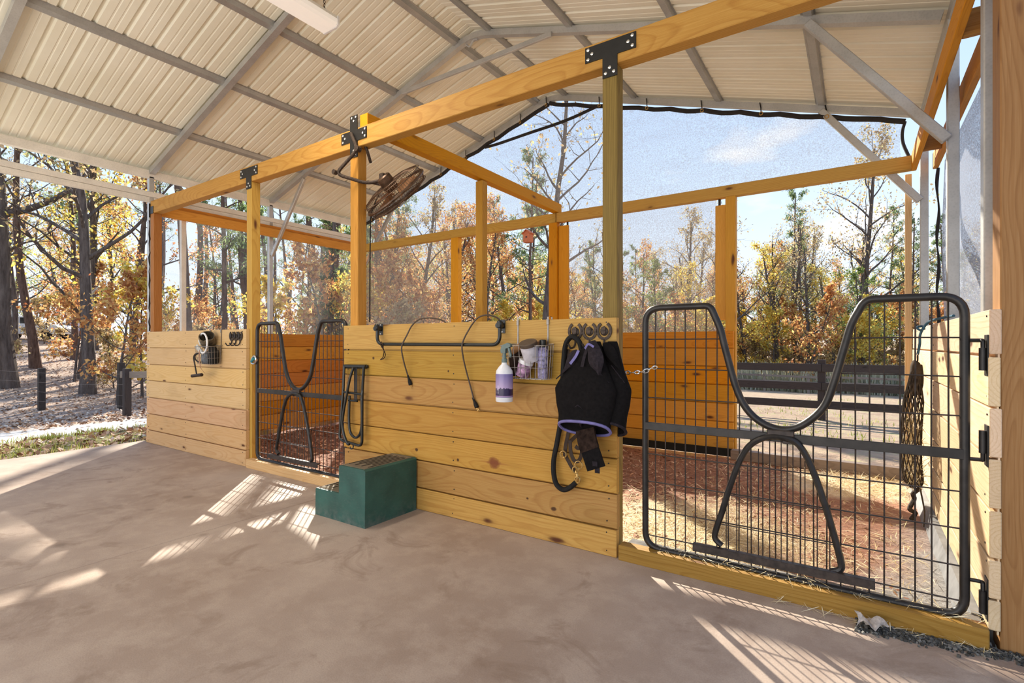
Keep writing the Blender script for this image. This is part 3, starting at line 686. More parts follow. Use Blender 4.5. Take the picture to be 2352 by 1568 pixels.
for o in [q for q in COL.objects if q.name.startswith('side_screen')]: build('edge_hem', MB().tube([(-7.222+.006*math.sin(i*1.9), 2.752+.004*math.sin(i*2.3), 1.36+1.36*i/24) for i in range(25)], [.007+.003*math.sin(i*1.3) for i in range(25)], 6), M['hem'], o, True)
for o in [q for q in COL.objects if q.name.startswith('side_shade_cloth')]: build('edge_hem', MB().tube([(.615+.008*math.sin(i*.8), 6.03, 1.30+1.5*i/24) for i in range(25)], [.011+.004*math.sin(i*.9) for i in range(25)], 7), M['hem'], o, True)
# ------------------------------------------------------------------ stall gates
GY = 2.765
def make_gate(x0, label):
    """yoke-top stall gate: bent pipe frame, welded wire, flat bar, arched feed door with its own wire"""
    g = thing('stall_gate', (x0, GY, .08), label, 'gate', 'stall gates')
    def W(p, dy=0): return (x0+p[0], GY+dy, p[1])
    top = smooth_path([W(p) for p in [(.36, 1.356), (.392, 1.275), (.415, 1.178), (.466, .985), (.516, .878), (.585, .815), (.670, .790), (.755, .818), (.840, .905), (.882, 1.021), (.924, 1.19), (.952, 1.295), (.985, 1.365)]], 5)
    path = [W((0, .60))]+rnd_corner([W((0, .60)), W((0, 1.398)), W((.345, 1.398)), W((.366, 1.335))], .085, 6)[1:-1]
    path += top[1:-1]+rnd_corner([W((.970, 1.335)), W((1.00, 1.398)), W((1.335, 1.398)), W((1.335, .085)), W((0, .085)), W((0, .60))], .085, 6)[1:-1]
    build('pipe_frame', MB().tube(path, .0175, 10, True), M['dark_pipe'], g, True)
    build('cross_bar', MB().box((x0+.668, GY-.012, .752), (1.335, .010, .042), .002), M['dark_pipe'], g)
    lug = build('centre_lug', MB().box((x0+.668, GY-.02, .777), (.115, .030, .028), .004).box((x0+.70, GY-.022, .752), (.05, .012, .05), .003), M['brown_bar'], g)
    def yoke(x):                                  # height of the frame's upper edge above x
        if x < .36 or x > .98: return 1.395
        z = 1.395
        for a, b in zip(top[:-1], top[1:]):
            xa, xb = a[0]-x0, b[0]-x0
            if xa <= x <= xb: return a[2]+(b[2]-a[2])*(x-xa)/max(1e-6, xb-xa)
        return z
    mb = MB(); xs = [.0535*i for i in range(1, 25)]
    for x in xs:
        z1 = yoke(x); mb.tube([(x0+x+random.uniform(-.003, .003), GY+.008, .09), (x0+x+random.uniform(-.002, .002), GY+.008, .7), (x0+x, GY+.008, z1)], .0034, 5)
    for z in (1.227, 1.067, .907, .597, .445, .292, .150):
        segs = [(0, 1.335)]
        if z > .79:
            L = [a[0]-x0 for a, b in zip(top[:-1], top[1:]) if a[2] >= z >= b[2]]; R = [b[0]-x0 for a, b in zip(top[:-1], top[1:]) if a[2] <= z <= b[2]]
            segs = [(0, L[0] if L else .4), (R[-1] if R else .93, 1.335)]
        for a, b in segs: mb.tube([(x0+a, GY+.002, z), (x0+(a+b)/2, GY+.002, z+random.uniform(-.003, .003)), (x0+b, GY+.002, z)], .0034, 5)
    build('wire_mesh', mb, M['brown_bar'], g, True, kind='stuff')
    # arched feed door in front
    D = -.028
    arch = smooth_path([W(p, D) for p in [(.405, .185), (.372, .215), (.380, .270), (.404, .348), (.446, .498), (.496, .640), (.546, .715), (.612, .752), (.670, .757), (.735, .738), (.785, .66), (.840, .50), (.878, .36), (.910, .225), (.905, .185), (.870, .168)]], 5)
    ad = build('feed_door', MB().tube(arch, .0150, 9), M['dark_pipe'], g, True)
    mb = MB()
    for i in range(10):
        x = .425+.0535*i*.92
        z1 = .757-1.75*max(0, abs(x-.66)-.03)**1.30*1.55 if abs(x-.66) < .22 else .40
        mb.tube([(x0+x, GY+D+.004, .155), (x0+x, GY+D+.004, max(.32, z1))], .0026, 5)
    for z, a, b in ((.60, .475, .825), (.445, .425, .868), (.292, .385, .895)): mb.tube([(x0+a, GY+D+.001, z), (x0+b, GY+D+.001, z)], .0026, 5)
    build('door_wire', mb, M['brown_bar'], ad, True, kind='stuff')
    build('foot_bar', MB().bar((x0+.268, GY-.055, .155), (x0+1.035, GY-.062, .160), .006, .036, bev=.002).bar((x0+.268, GY-.042, .172), (x0+1.035, GY-.049, .177), .028, .006), M['brown_bar'], g)
    for z, s in ((1.215, 1), (.735, -1), (.245, 1)):
        h = build('hinge', MB().tube(rnd_corner([(x0+1.335, GY, z), (x0+1.385, GY, z), (x0+1.388, GY-.012, z), (x0+1.388, GY-.014, z-.035*s)], .02, 4), .008, 8)
                  .lathe([(.013, -.045), (.013, .045)], (x0+1.388, GY-.014, z-.075*s), 10), M['dark_pipe'], g, True)
        build('hinge_plate', MB().box((x0+1.400, YP+.045, z-.06*s), (.005, .060, .165), .002), M['black_steel'], h)
    return g
make_gate(-.968, 'dark pipe stall gate in the right opening, hung on the sunlit plank wall')
make_gate(-4.845, 'dark pipe stall gate in the far left opening, behind the green mounting block')

def chain_links(name, pts, label, cat, r=.0035, R=.013):
    c = thing(name, pts[0], label, cat)
    P = smooth_path(pts, 8); L = [P[0]]
    for p in P:
        if (p-L[-1]).length >= R*1.9: L.append(p)
    for i, (a, b) in enumerate(zip(L[:-1], L[1:])):
        m = (a+b)/2; F = frame(b-a, (0, 0, 1) if i % 2 else (0, 1, .2))
        build('chain_link', MB().tube([m+F @ Vector((R*1.35*math.cos(t*PI/5), R*.75*math.sin(t*PI/5), 0)) for t in range(10)], r, 5, True), M['chrome'], c, True)
    return c
c1 = chain_links('gate_chain', [(-1.13, YPOST+.01, 1.050), (-1.06, 2.745, 1.040), (-1.0, 2.740, 1.045), (-.955, 2.735, 1.052), (-.91, 2.745, 1.078), (-.905, 2.765, 1.07)], 'zinc chain with a snap hooking the big gate to the greenish post', 'chain')
build('screw_eye', MB().tube([(-1.13, YPOST+.02, 1.05), (-1.105, YPOST+.01, 1.048)], .005, 6), M['chrome'], c1, True)
c2 = chain_links('gate_chain', [(-4.93, YPOST+.02, 1.04), (-4.895, 2.735, 1.042), (-4.86, 2.735, 1.070), (-4.825, 2.74, 1.062), (-4.83, 2.75, 1.02)], 'snap and chain hooking the small far gate to its post', 'chain')
build('snap_hook', MB().tube(smooth_path([(-4.885, 2.728, 1.015), (-4.865, 2.722, 1.06), (-4.82, 2.722, 1.085), (-4.80, 2.725, 1.05), (-4.835, 2.728, 1.01), (-4.885, 2.728, 1.015)], 5), .008, 7), M['chrome'], c2, True)
build('snap_sleeve', MB().tube([(-4.862, 2.715, 1.03), (-4.82, 2.715, 1.06)], .013, 8), plain('teal_snap_sleeve', (.03, .22, .26), .4), c2, True)

# ------------------------------------------------------------------ black connector plates
def plate(loc, polys, bolts, label):
    """flat steel connector with screw heads, in the post-and-beam face"""
    r = build('connector_plate', MB(), M['black_steel'])
    bpy.data.objects.remove(r)
    mb = MB()
    for q in polys: mb.prism([(loc[0]+a, loc[1]+b) for a, b in q], YPOST-.006, YPOST-.0005)
    r = tag(build('connector_plate', mb, M['black_steel']), label, 'bracket')
    for a, b in bolts:
        build('screw', MB().lathe([(.0095, 0), (.0095, .003), (.005, .006)], (loc[0]+a, YPOST-.006, loc[1]+b), 9, Matrix.Rotation(PI/2, 3, 'X')), M['bolt'], r, True)
    return r
def box2(a, b, c, d): return [(a, b), (c, b), (c, d), (a, d)]
T = [(-.155, .045), (.155, .045), (.155, -.045), (.045, -.045), (.045, -.165), (-.045, -.165), (-.045, -.045), (-.155, -.045)]
TB = [(-.135, .028), (-.135, -.028), (-.11, .0), (.135, .028), (.135, -.028), (.11, .0), (-.025, -.14), (.025, -.14), (0, -.112)]
plate((-1.172, 2.895), [T], TB, 'black T-shaped steel plate joining header beam and greenish post')
plate((-4.975, 2.895), [T], TB, 'black T-shaped steel plate above the post left of the small gate')
X = [(-.155, .045), (-.045, .045), (-.045, .165), (.045, .165), (.045, .045), (.155, .045), (.155, -.045), (.045, -.045), (.045, -.175), (-.045, -.175), (-.045, -.045), (-.155, -.045)]
plate((-3.40, 2.895), [X], [(-.135, .028), (-.135, -.028), (-.11, .0), (.135, .028), (.135, -.028), (.11, .0), (-.025, -.15), (.025, -.15), (0, -.122), (-.025, .148), (.025, .148), (0, .12)], 'black cross-shaped steel plate on the post with the fan')
cp = tag(build('corner_plate', MB().box((-7.205, YPOST+.03, 2.84), (.006, .09, .17), .001).box((-7.205, YPOST+.03, 2.70), (.006, .045, .13), .001).box((-7.16, YPOST-.003, 2.84), (.09, .006, .09), .001), M['black_steel']), 'black steel angle plate on the far left corner post', 'bracket')
for z in (2.66, 2.71, 2.80, 2.88): build('screw', MB().lathe([(.0095, 0), (.0095, .003), (.005, .006)], (-7.209, YPOST+.03, z), 9, Matrix.Rotation(-PI/2, 3, 'Y')), M['bolt'], cp, True)

# ------------------------------------------------------------------ mounting block
def mounting_block():
    r = thing('mounting_block', (-2.9, 2.47, 0), 'dark green two-step plastic mounting block against the plank wall', 'mounting block')
    x0, x1, xm, y0, y1, z1, z2 = -3.172, -2.650, -2.912, 2.232, 2.700, .188, .380
    b = .010
    sec = [(x0, 0), (x1, 0), (x1+.004, z2-b), (x1-b, z2), (xm+b, z2), (xm, z2-b), (xm, z1), (x0+b, z1), (x0+.004, z1-b)]
    build('body', MB().prism(sec, y0, y1), M['green'], r, org=(-2.9, 2.47, 0))
    for xa, xb, z in ((xm+.018, x1-.018, z2), (x0+.016, xm-.004, z1)):
        t = build('tread', MB().box(((xa+xb)/2, (y0+y1)/2, z+.001), (xb-xa, y1-y0-.03, .004), .001), M['tread'], r)
        n = 7 if z > .3 else 6; mb = MB()
        for i in range(n):
            x = xa+(xb-xa)*(i+.5)/n; L = (y1-y0)*(.62 if i % 2 else .72); yc = (y0+y1)/2+(.03 if i % 2 else -.01)
            mb.box((x, yc, z+.0045), (.007, L, .004), .001)
        build('grip_ribs', mb, plain('dark_tread_rib', (.05, .036, .022), .9), t, kind='stuff')
mounting_block()

# ------------------------------------------------------------------ blanket bar, strap, cords
def blanket_bar():
    r = thing('blanket_bar', (-2.45, YP, 1.2), 'long black swinging blanket bar screwed to the plank wall', 'rack')
    y = 2.655
    build('bar', MB().tube(rnd_corner([(-3.01, y, 1.325), (-3.012, y, 1.20), (-1.876, y, 1.195), (-1.876, y, 1.325)], .085, 7), .0125, 10), M['rack'], r, True)
    for x in (-3.035, -1.895):
        b = build('wall_plate', MB().box((x, YP-.003, 1.313), (.045, .006, .088), .002), M['rack'], r)
        build('socket', MB().tube([(x, YP, 1.318), (x+.012, y-.012, 1.318)], .019, 10).box((x+.02, y, 1.325), (.036, .034, .05), .008), M['rack'], b, True)
        for z in (1.347, 1.279): build('screw', MB().lathe([(.006, 0), (.004, .004)], (x, YP-.006, z), 8, Matrix.Rotation(PI/2, 3, 'X')), M['bolt'], b, True)
blanket_bar()
s_ = tag(build('leather_tie', MB().tube(smooth_path([(-2.955, 2.64, 1.213), (-2.93, 2.636, 1.196), (-2.94, 2.65, 1.175), (-2.968, 2.66, 1.20), (-2.95, 2.638, 1.218), (-2.955, 2.64, 1.19), (-2.935, 2.65, 1.155), (-2.928, 2.66, 1.12), (-2.96, 2.67, 1.09), (-3.0, 2.675, 1.083), (-2.965, 2.668, 1.10), (-2.938, 2.655, 1.15), (-2.95, 2.645, 1.19)], 5), .0035, 6), M['leather'], smooth=True), 'thin brown leather tie knotted round the left end of the blanket bar', 'strap')
def cord(name, pts, tip, label):
    r = thing(name, pts[0], label, 'cord', 'power cords over the plank wall'); P = smooth_path(pts, 7)
    build('cable', MB().tube(P, .0055, 7), M['brown_cord'], r, True)
    d = (P[-1]-P[-2]).normalized(); e = P[-1]
    p = build('plug', MB().tube([e-d*.05, e-d*.02, e, e+d*.022, e+d*.026], [.006, .009, .014, .015, .010], 8), M['rubber'], r, True)
    F = frame(d, (0, 1, 0)); mb = MB()
    for s in (-1, 1): mb.box(e+d*.038+F @ Vector((0, 0, s*.007)), (.022, .006, .0018), 0, F)
    build('prong', mb, M['brass'], p)
cord('power_cord', [(-2.40, 2.80, 1.30), (-2.44, 2.765, 1.362), (-2.50, 2.73, 1.384), (-2.56, 2.705, 1.386), (-2.612, 2.690, 1.377), (-2.672, 2.68, 1.334), (-2.711, 2.67, 1.268), (-2.732, 2.637, 1.18), (-2.732, 2.655, 1.08), (-2.728, 2.69, .98), (-2.715, 2.70, .925)], 0, 'shorter brown power cord hung over the wall, left of the other cord')
cord('power_cord', [(-1.93, 2.80, 1.30), (-1.96, 2.765, 1.365), (-2.0, 2.725, 1.388), (-2.04, 2.70, 1.388), (-2.085, 2.688, 1.368), (-2.135, 2.675, 1.306), (-2.166, 2.637, 1.205), (-2.171, 2.65, 1.113), (-2.161, 2.68, .998), (-2.143, 2.697, .907), (-2.118, 2.70, .825), (-2.105, 2.70, .80)], 0, 'longer brown power cord hung over the wall beside the spray bottle')

# ------------------------------------------------------------------ wire baskets
def basket(x0, x1, zt, zb, label, bx=.0):
    r = thing('wire_basket', ((x0+x1)/2, YP, zb), label, 'basket'); yb, yf = YP-.012, YP-.135; ins = .018
    T4 = [(x0, yb, zt), (x1, yb, zt), (x1, yf, zt-.01), (x0, yf, zt-.01)]; B4 = [(x0+ins, yb, zb), (x1-ins, yb, zb), (x1-ins, yf+.02, zb), (x0+ins, yf+.02, zb)]
    build('rim', MB().tube(rnd_corner(T4+[T4[0]], .012, 3), .0032, 6), M['wire'], r, True)
    mb = MB(); lerp = lambda a, b, t: Vector(a)*(1-t)+Vector(b)*t
    for e, n in ((0, 8), (1, 4), (2, 8), (3, 4)):
        for k in range(n):
            t = (k+.5)/n; mb.tube([lerp(T4[e], T4[(e+1) % 4], t), lerp(B4[e], B4[(e+1) % 4], t)], .0016, 4)
    for q in (.33, .66): mb.tube([lerp(a, b, q) for a, b in zip(T4, B4)], .0016, 4, True)
    for k in range(5): t = (k+.5)/5; mb.tube([lerp(B4[0], B4[3], t), lerp(B4[1], B4[2], t)], .0016, 4)
    for k in range(7): t = (k+.5)/7; mb.tube([lerp(B4[0], B4[1], t), lerp(B4[3], B4[2], t)], .0016, 4)
    build('wire_grid', mb, M['wire'], r, kind='stuff')
    for t in (.16, .84):
        x = x0+(x1-x0)*t+bx
        build('over_wall_hook', MB().ribbon([(x, yb-.002, zb+.1), (x, YP-.006, zt), (x, YP-.004, 1.366), (x, YP+.02, 1.369), (x, YP+.043, 1.366), (x, YP+.045, 1.33)], .009, (0, -1, .02), .003).box((x, YP-.008, 1.335), (.016, .006, .035), .001), M['wire'], r)
    return r
basket(-1.825, -1.505, 1.20, .990, 'silver wire basket hung over the plank wall and filled with grooming bottles', .0)
basket(-5.71, -5.39, 1.185, .995, 'silver wire basket hung over the far left plank wall', .02)
def tub(name, c, r, h, body, lid, label, rot=None, lidh=.02):
    o = thing(name, c, label, 'jar'); rot = rot or Matrix.Identity(3)
    build('tub', MB().lathe([(r*.90, 0), (r*.93, .004), (r, h*.9), (r*.97, h)], c, 20, rot), body, o, True)
    build('lid', MB().lathe([(r*1.04, h), (r*1.06, h+.003), (r*1.06, h+lidh), (r*1.0, h+lidh+.003)], c, 20, rot), lid, o, True); return o
tub('jar', (-1.625, 2.635, 1.105), .052, .095, M['clear'], M['brownlid'], 'milky tub with a big brown lid on top of the basket', Matrix.Rotation(.42, 3, 'X'))
tub('jar', (-1.70, 2.64, 1.005), .044, .080, M['pinklabel'], M['white'], 'pink and purple tub lying tilted in the bottom of the basket', Matrix.Rotation(.35, 3, 'Y'))
t_ = thing('bottle', (-1.56, 2.655, .993), 'tall lilac bottle with a black cap standing in the basket', 'bottle')
build('body', MB().lathe([(.030, 0), (.032, .01), (.032, .165), (.024, .185)], (-1.56, 2.655, .995), 18), M['lilac'], t_, True)
build('cap', MB().lathe([(.020, .185), (.021, .19), (.021, .228), (.017, .232)], (-1.56, 2.655, .995), 16), M['rack'], t_, True)
t_ = thing('brush', (-1.735, 2.66, 1.14), 'brown wooden grooming brush sticking out of the basket', 'brush')
build('handle', MB().tube([(-1.80, 2.655, 1.125), (-1.76, 2.65, 1.16), (-1.71, 2.645, 1.19), (-1.685, 2.645, 1.20)], [.012, .020, .022, .012], 10), M['brush'], t_, True)
build('bristles', MB().tube([(-1.775, 2.675, 1.10), (-1.75, 2.67, 1.135), (-1.70, 2.665, 1.165)], [.018, .026, .018], 8), M['fleece'], t_, True)
t_ = tag(build('rag', MB().lathe([(.01, 0), (.04, .02), (.034, .07), (.042, .11), (.018, .14)], (-1.765, 2.66, 1.0), 9), M['fleece'], smooth=True), 'crumpled dark brown cloth stuffed in the left of the basket', 'cloth')
t_ = thing('lid_jar', (-1.585, 2.68, 1.19), 'tan round lid showing behind the big brown lid', 'jar')
build('lid', MB().lathe([(.036, 0), (.037, .02), (.03, .026)], (-1.59, 2.685, 1.195), 16), M['brush'], t_, True)
build('tub', MB().lathe([(.032, 0), (.034, .11)], (-1.59, 2.685, 1.085), 16), M['clear'], t_, True)

def spray_bottle():
    c = (-1.785, 2.575, .850); r = thing('spray_bottle', c, 'white spray bottle with purple label hooked on the basket corner', 'bottle')
    b = build('body', MB().lathe([(.050, 0), (.053, .006), (.053, .165), (.050, .188), (.034, .212), (.018, .228), (.016, .240)], c, 28), M['white'], r, True)
    build('label', MB().lathe([(.0536, .028), (.0538, .03), (.0538, .168), (.0536, .17)], c, 28), M['label'], b, True, org=c)
    h = build('spray_head', MB().lathe([(.018, .238), (.018, .258), (.012, .264), (.011, .300)], c, 14)
          .prism([(c[0]-.018, c[2]+.295), (c[0]-.022, c[2]+.315), (c[0]-.006, c[2]+.345), (c[0]+.030, c[2]+.358), (c[0]+.050, c[2]+.350), (c[0]+.052, c[2]+.335), (c[0]+.016, c[2]+.322), (c[0]+.014, c[2]+.295)], c[1]-.013, c[1]+.013), M['teal'], r)
    build('trigger', MB().prism([(c[0]+.026, c[2]+.332), (c[0]+.040, c[2]+.328), (c[0]+.052, c[2]+.285), (c[0]+.046, c[2]+.268), (c[0]+.036, c[2]+.300)], c[1]-.007, c[1]+.007), M['teal'], h)
spray_bottle()

# ------------------------------------------------------------------ horseshoe hook racks
def shoe_pts(cx, z, R, y, turn=0): return [(cx+R*.86*math.sin(a), y, z-R*math.cos(a)) for a in [(-2.62+5.24*i/18) for i in range(19)]]
def horseshoes(cx, z, R, gap, label, up_hooks):
    r = thing('horseshoe_hooks', (cx, YP, z), label, 'hook rack')
    for k in (-1, 0, 1):
        x = cx+k*gap
        s = build('horseshoe', MB().ribbon(shoe_pts(x, z, R, YP-.006), .016, (0, -1, 0), .008), M['iron'], r)
        mb = MB()      # cast head in the middle of the shoe
        mb.lathe([(R*.50, 0), (R*.55, .004), (R*.36, .010), (R*.12, .013)], (x, YP, z-.004), 14, Matrix.Rotation(PI/2, 3, 'X'))
        mb.prism([(x-.012, z+.020), (x-.020, z+.004), (x-.006, z-.020), (x+.010, z-.016), (x+.014, z+.010), (x+.004, z+.026)], YP-.018, YP-.008)
        build('casting', mb, M['iron_dark'] if up_hooks else M['iron'], s, True)
        zz = z-R
        build('hook', MB().tube(smooth_path([(x, YP-.006, zz), (x, YP-.008, zz-.025), (x-.004, YP-.02, zz-.048), (x-.012, YP-.045, zz-.052), (x-.020, YP-.058, zz-.028)], 4), .006, 6), M['iron_dark'] if up_hooks else M['iron'], s, True)
    return r
horseshoes(-1.280, 1.276, .046, .091, 'row of three brown horseshoe hooks above the fly masks', False)
horseshoes(-5.135, 1.282, .042, .078, 'row of three dark horseshoe hooks on the far left plank wall', True)

# ------------------------------------------------------------------ fly masks, halter, lead rope
def fabric_shell(name, rings, mat, parent=None, n=22, zig=None):
    """rings: (z, cx, half width, cy, half depth, slant) stitched to a sleeve"""
    mb = MB()
    for z, cx, hw, cy, hd, sl in rings:
        for k in range(n):
            a = 2*PI*k/n; c, s = math.cos(a), math.sin(a)
            c2 = math.copysign(abs(c)**.8, c); s2 = math.copysign(abs(s)**.8, s)
            mb.v.append((cx+hw*c2, cy+hd*s2, z+sl*s2))
    m = len(rings); mb.f = [(i*n+k, i*n+(k+1) % n, (i+1)*n+(k+1) % n, (i+1)*n+k) for i in range(m-1) for k in range(n)]
    mb.f.append(tuple(range(n)))
    return build(name, mb, mat, parent, True)
def mask(label, dx, yc, sc, edge, tip=True):
    r = thing('fly_mask', (-1.26+dx, yc, 1.2), label, 'fly mask', 'fly masks')
    R = [(1.215, -1.20, .028, .020, 0), (1.185, -1.215, .055, .030, 0), (1.12, -1.235, .092, .040, 0), (1.05, -1.250, .130, .048, 0), (.985, -1.260, .168, .056, 0), (.950, -1.262, .186, .058, 0), (.935, -1.262, .186, .058, 0), (.86, -1.263, .176, .060, 0), (.80, -1.266, .160, .060, -.012), (.728, -1.268, .152, .062, -.045)]
    rings = [(z, x+dx+(sc-1)*(x+1.26), hw*sc, yc, hd, sl) for z, x, hw, hd, sl in R]
    b = fabric_shell('hood', rings, M['fabric'], r)
    z, x, hw, cy, hd, sl = rings[-1]
    def loop(k, z0): return [(x+k*hw*math.copysign(abs(math.cos(a))**.8, math.cos(a)), cy+k*hd*math.copysign(abs(math.sin(a))**.8, math.sin(a)), z0+sl*math.copysign(abs(math.sin(a))**.8, math.sin(a))) for a in [2*PI*i/28 for i in range(28)]]
    build('nose_edging', MB().tube(loop(1.01, z), .0085, 6, True), M['purple'] if edge else M['fabric_grey'], r, True)
    # seams: V over the nose and darts to the cheeks
    yy = yc-.060
    build('seam', MB().tube([(x-hw*.80, yy+.030, z+.055), (x-.01, yy-.002, z+.135), (x+hw*.82, yy+.030, z+.045)], .0035, 5).tube([(x-.165*sc, yy+.035, 1.0), (x-.06, yy+.012, 1.08)], .0035, 5).tube([(x+.16*sc, yy+.035, .99), (x+.07, yy+.012, 1.085)], .0035, 5), M['fabric_grey'], b, True)
    return r
m2 = mask('black fly mask hanging behind, nearer the greenish post', .085, 2.675, .86, False)
m1 = mask('black fly mask with lavender edging hanging in front on the horseshoe hooks', 0, 2.615, 1.0, True)
def ear(parent, pts, ws, nrm, mat, edge=None):
    """folded ear flap: a pointed leaf along pts"""
    mb = MB(); P = [Vector(p) for p in pts]; n = Vector(nrm).normalized()
    for i, p in enumerate(P):
        t = (P[min(i+1, len(P)-1)]-P[max(i-1, 0)]).normalized(); s = t.cross(n).normalized()*ws[i]
        for q in (p-s, p-s*.4-n*.022, p+s*.4-n*.022, p+s, p+n*.004): mb.v.append(q)
    for i in range(len(P)-1):
        for k in range(5): mb.f.append((i*5+k, i*5+(k+1) % 5, (i+1)*5+(k+1) % 5, (i+1)*5+k))
    mb.f += [tuple(range(5)), tuple(len(P)*5-5+k for k in range(5))]
    return build('ear_cover', mb, mat, parent, True)
ear(m1, smooth_path([(-1.20, 2.572, 1.215), (-1.178, 2.552, 1.16), (-1.155, 2.54, 1.09), (-1.14, 2.545, 1.035)], 4), [.020, .026, .031, .036, .040, .044, .046, .044, .040, .030, .020, .012, .003], (0, 1, 0), M['fabric_grey'])
ear(m1, smooth_path([(-1.30, 2.60, 1.165), (-1.335, 2.59, 1.10), (-1.39, 2.60, 1.035)], 5), [.012, .028, .034, .036, .036, .034, .030, .024, .016, .010, .004], (0, 1, 0), M['fabric_grey'])
ear(m2, smooth_path([(-1.15, 2.63, 1.205), (-1.11, 2.62, 1.14), (-1.055, 2.625, 1.065)], 5), [.012, .024, .030, .036, .038, .038, .034, .026, .018, .010, .004], (0, 1, 0), M['fabric'])
build('poll_strap', MB().ribbon(smooth_path([(-1.225, 2.575, 1.19), (-1.235, 2.555, 1.14), (-1.250, 2.55, 1.075)], 4), .018, (0, -1, 0), .003), M['fabric_grey'], m1)
build('ear_edging', MB().ribbon(smooth_path([(-1.278, 2.565, 1.165), (-1.292, 2.555, 1.13), (-1.325, 2.555, 1.09)], 4), .016, (0, -1, .1), .003).ribbon(smooth_path([(-1.225, 2.535, 1.175), (-1.20, 2.525, 1.20), (-1.17, 2.53, 1.185)], 4), .012, (0, -1, .1), .003), M['purple'], m1)
# noseband piece hanging out of the mask, brown fleece above black strap with hook-and-loop patch
st = thing('fleece_strap', (-1.2, 2.61, .70), 'black strap with brown fleece hanging out below the front fly mask', 'strap')
build('fleece', MB().ribbon([(-1.262, 2.615, .725), (-1.242, 2.600, .66), (-1.222, 2.592, .615)], .115, (0, -1, 0), .018), M['fleece'], st)
pb = build('strap', MB().ribbon([(-1.222, 2.592, .618), (-1.205, 2.585, .585), (-1.178, 2.580, .520)], .110, (0, -1, 0), .012), M['fabric'], st)
build('fastener_patch', MB().box((-1.182, 2.571, .548), (.030, .004, .026), .001).box((-1.172, 2.579, .512), (.028, .006, .030), .001), M['fabric_grey'], pb)
# lead rope looped over the first hook
lr = thing('lead_rope', (-1.37, 2.68, 1.24), 'thick black lead rope looped over the left horseshoe hook and hanging below the masks', 'rope')
build('rope', MB().tube(smooth_path([(-1.312, 2.675, 1.16), (-1.325, 2.665, 1.215), (-1.368, 2.66, 1.243), (-1.412, 2.67, 1.20), (-1.432, 2.68, 1.10), (-1.442, 2.685, .95), (-1.455, 2.685, .75), (-1.478, 2.685, .62), (-1.497, 2.68, .52), (-1.497, 2.675, .44), (-1.478, 2.672, .372), (-1.43, 2.67, .345), (-1.385, 2.668, .365), (-1.345, 2.668, .402)], 6), .0155, 9), M['rubber'], lr, True)
build('rope_snap', MB().tube(smooth_path([(-1.345, 2.668, .402), (-1.335, 2.665, .43), (-1.345, 2.665, .47)], 4), .008, 7).tube([(-1.335+.016*math.cos(a*PI/5), 2.665, .418+.02*math.sin(a*PI/5)) for a in range(10)], .005, 6, True), M['brass'], lr, True)
ha = thing('halter', (-1.36, 2.68, .7), 'brown leather halter with brass rings hanging behind the lead rope', 'halter')
for P in ([(-1.41, 2.69, 1.17), (-1.41, 2.69, .95), (-1.40, 2.695, .75), (-1.425, 2.69, .60), (-1.428, 2.685, .54)],
          [(-1.43, 2.685, .555), (-1.405, 2.68, .52), (-1.37, 2.675, .475), (-1.352, 2.672, .468)],
          [(-1.40, 2.68, .62), (-1.36, 2.665, .655), (-1.32, 2.66, .69), (-1.30, 2.66, .70)],
          [(-1.385, 2.67, .64), (-1.378, 2.665, .575), (-1.355, 2.66, .53), (-1.325, 2.66, .53), (-1.305, 2.66, .58), (-1.312, 2.66, .65), (-1.325, 2.66, .69)],
          [(-1.35, 2.668, .61), (-1.33, 2.665, .60), (-1.31, 2.665, .615), (-1.30, 2.665, .66)]):
    build('strap', MB().ribbon(smooth_path(P, 5), .021, (.15, -1, 0), .005), M['leather'], ha)
for x, z, R in ((-1.425, .555, .020), (-1.345, .475, .019), (-1.325, .505, .024)):
    build('brass_ring', MB().tube([(x+R*math.cos(a*PI/6), 2.66, z+R*math.sin(a*PI/6)) for a in range(12)], .0042, 6, True), M['brass'], ha, True)

# ------------------------------------------------------------------ folded saddle rack on the left end of the wall
def saddle_rack():
    r = thing('folding_rack', (-3.31, YP, 1.02), 'black folding saddle rack hung flat at the left end of the plank wall', 'rack'); y = 2.688
    build('hinge_tube', MB().tube([(-3.435, y, 1.020), (-3.175, y, 1.024)], .017, 10).box((-3.305, y+.012, 1.024), (.27, .02, .022), .003), M['rack'], r, True)
    build('outer_loop', MB().tube(rnd_corner([(-3.425, y-.012, 1.02), (-3.428, y-.02, .80), (-3.462, y-.03, .43), (-3.188, y-.03, .405), (-3.198, y-.02, .80), (-3.188, y-.012, 1.02)], .05, 6), .0115, 9), M['rack'], r, True)
    build('inner_loop', MB().tube(smooth_path([(-3.29, y-.03, 1.015), (-3.335, y-.035, .90), (-3.405, y-.04, .62), (-3.40, y-.04, .50), (-3.35, y-.04, .415), (-3.325, y-.04, .41)], 6), .0105, 8).tube(smooth_path([(-3.355, y-.015, .79), (-3.362, y-.015, .60), (-3.345, y-.015, .50), (-3.285, y-.015, .462), (-3.228, y-.015, .50), (-3.208, y-.015, .60), (-3.212, y-.015, .79)], 6), .0105, 8), M['rack'], r, True)
    build('cross_rod', MB().tube([(-3.42, y-.02, .815), (-3.20, y-.02, .808)], .009, 8).tube([(-3.36, y-.02, .752), (-3.255, y-.02, .752)], .008, 8), M['rack'], r, True)
    build('prop', MB().box((-3.285, y-.012, .88), (.036, .006, .27), .002), M['dark_pipe'], r)
    build('end_hook', MB().tube(smooth_path([(-3.30, y-.03, .412), (-3.285, y-.035, .395), (-3.29, y-.04, .378), (-3.31, y-.04, .376), (-3.318, y-.04, .39)], 4), .005, 6), M['rack'], r, True)
saddle_rack()

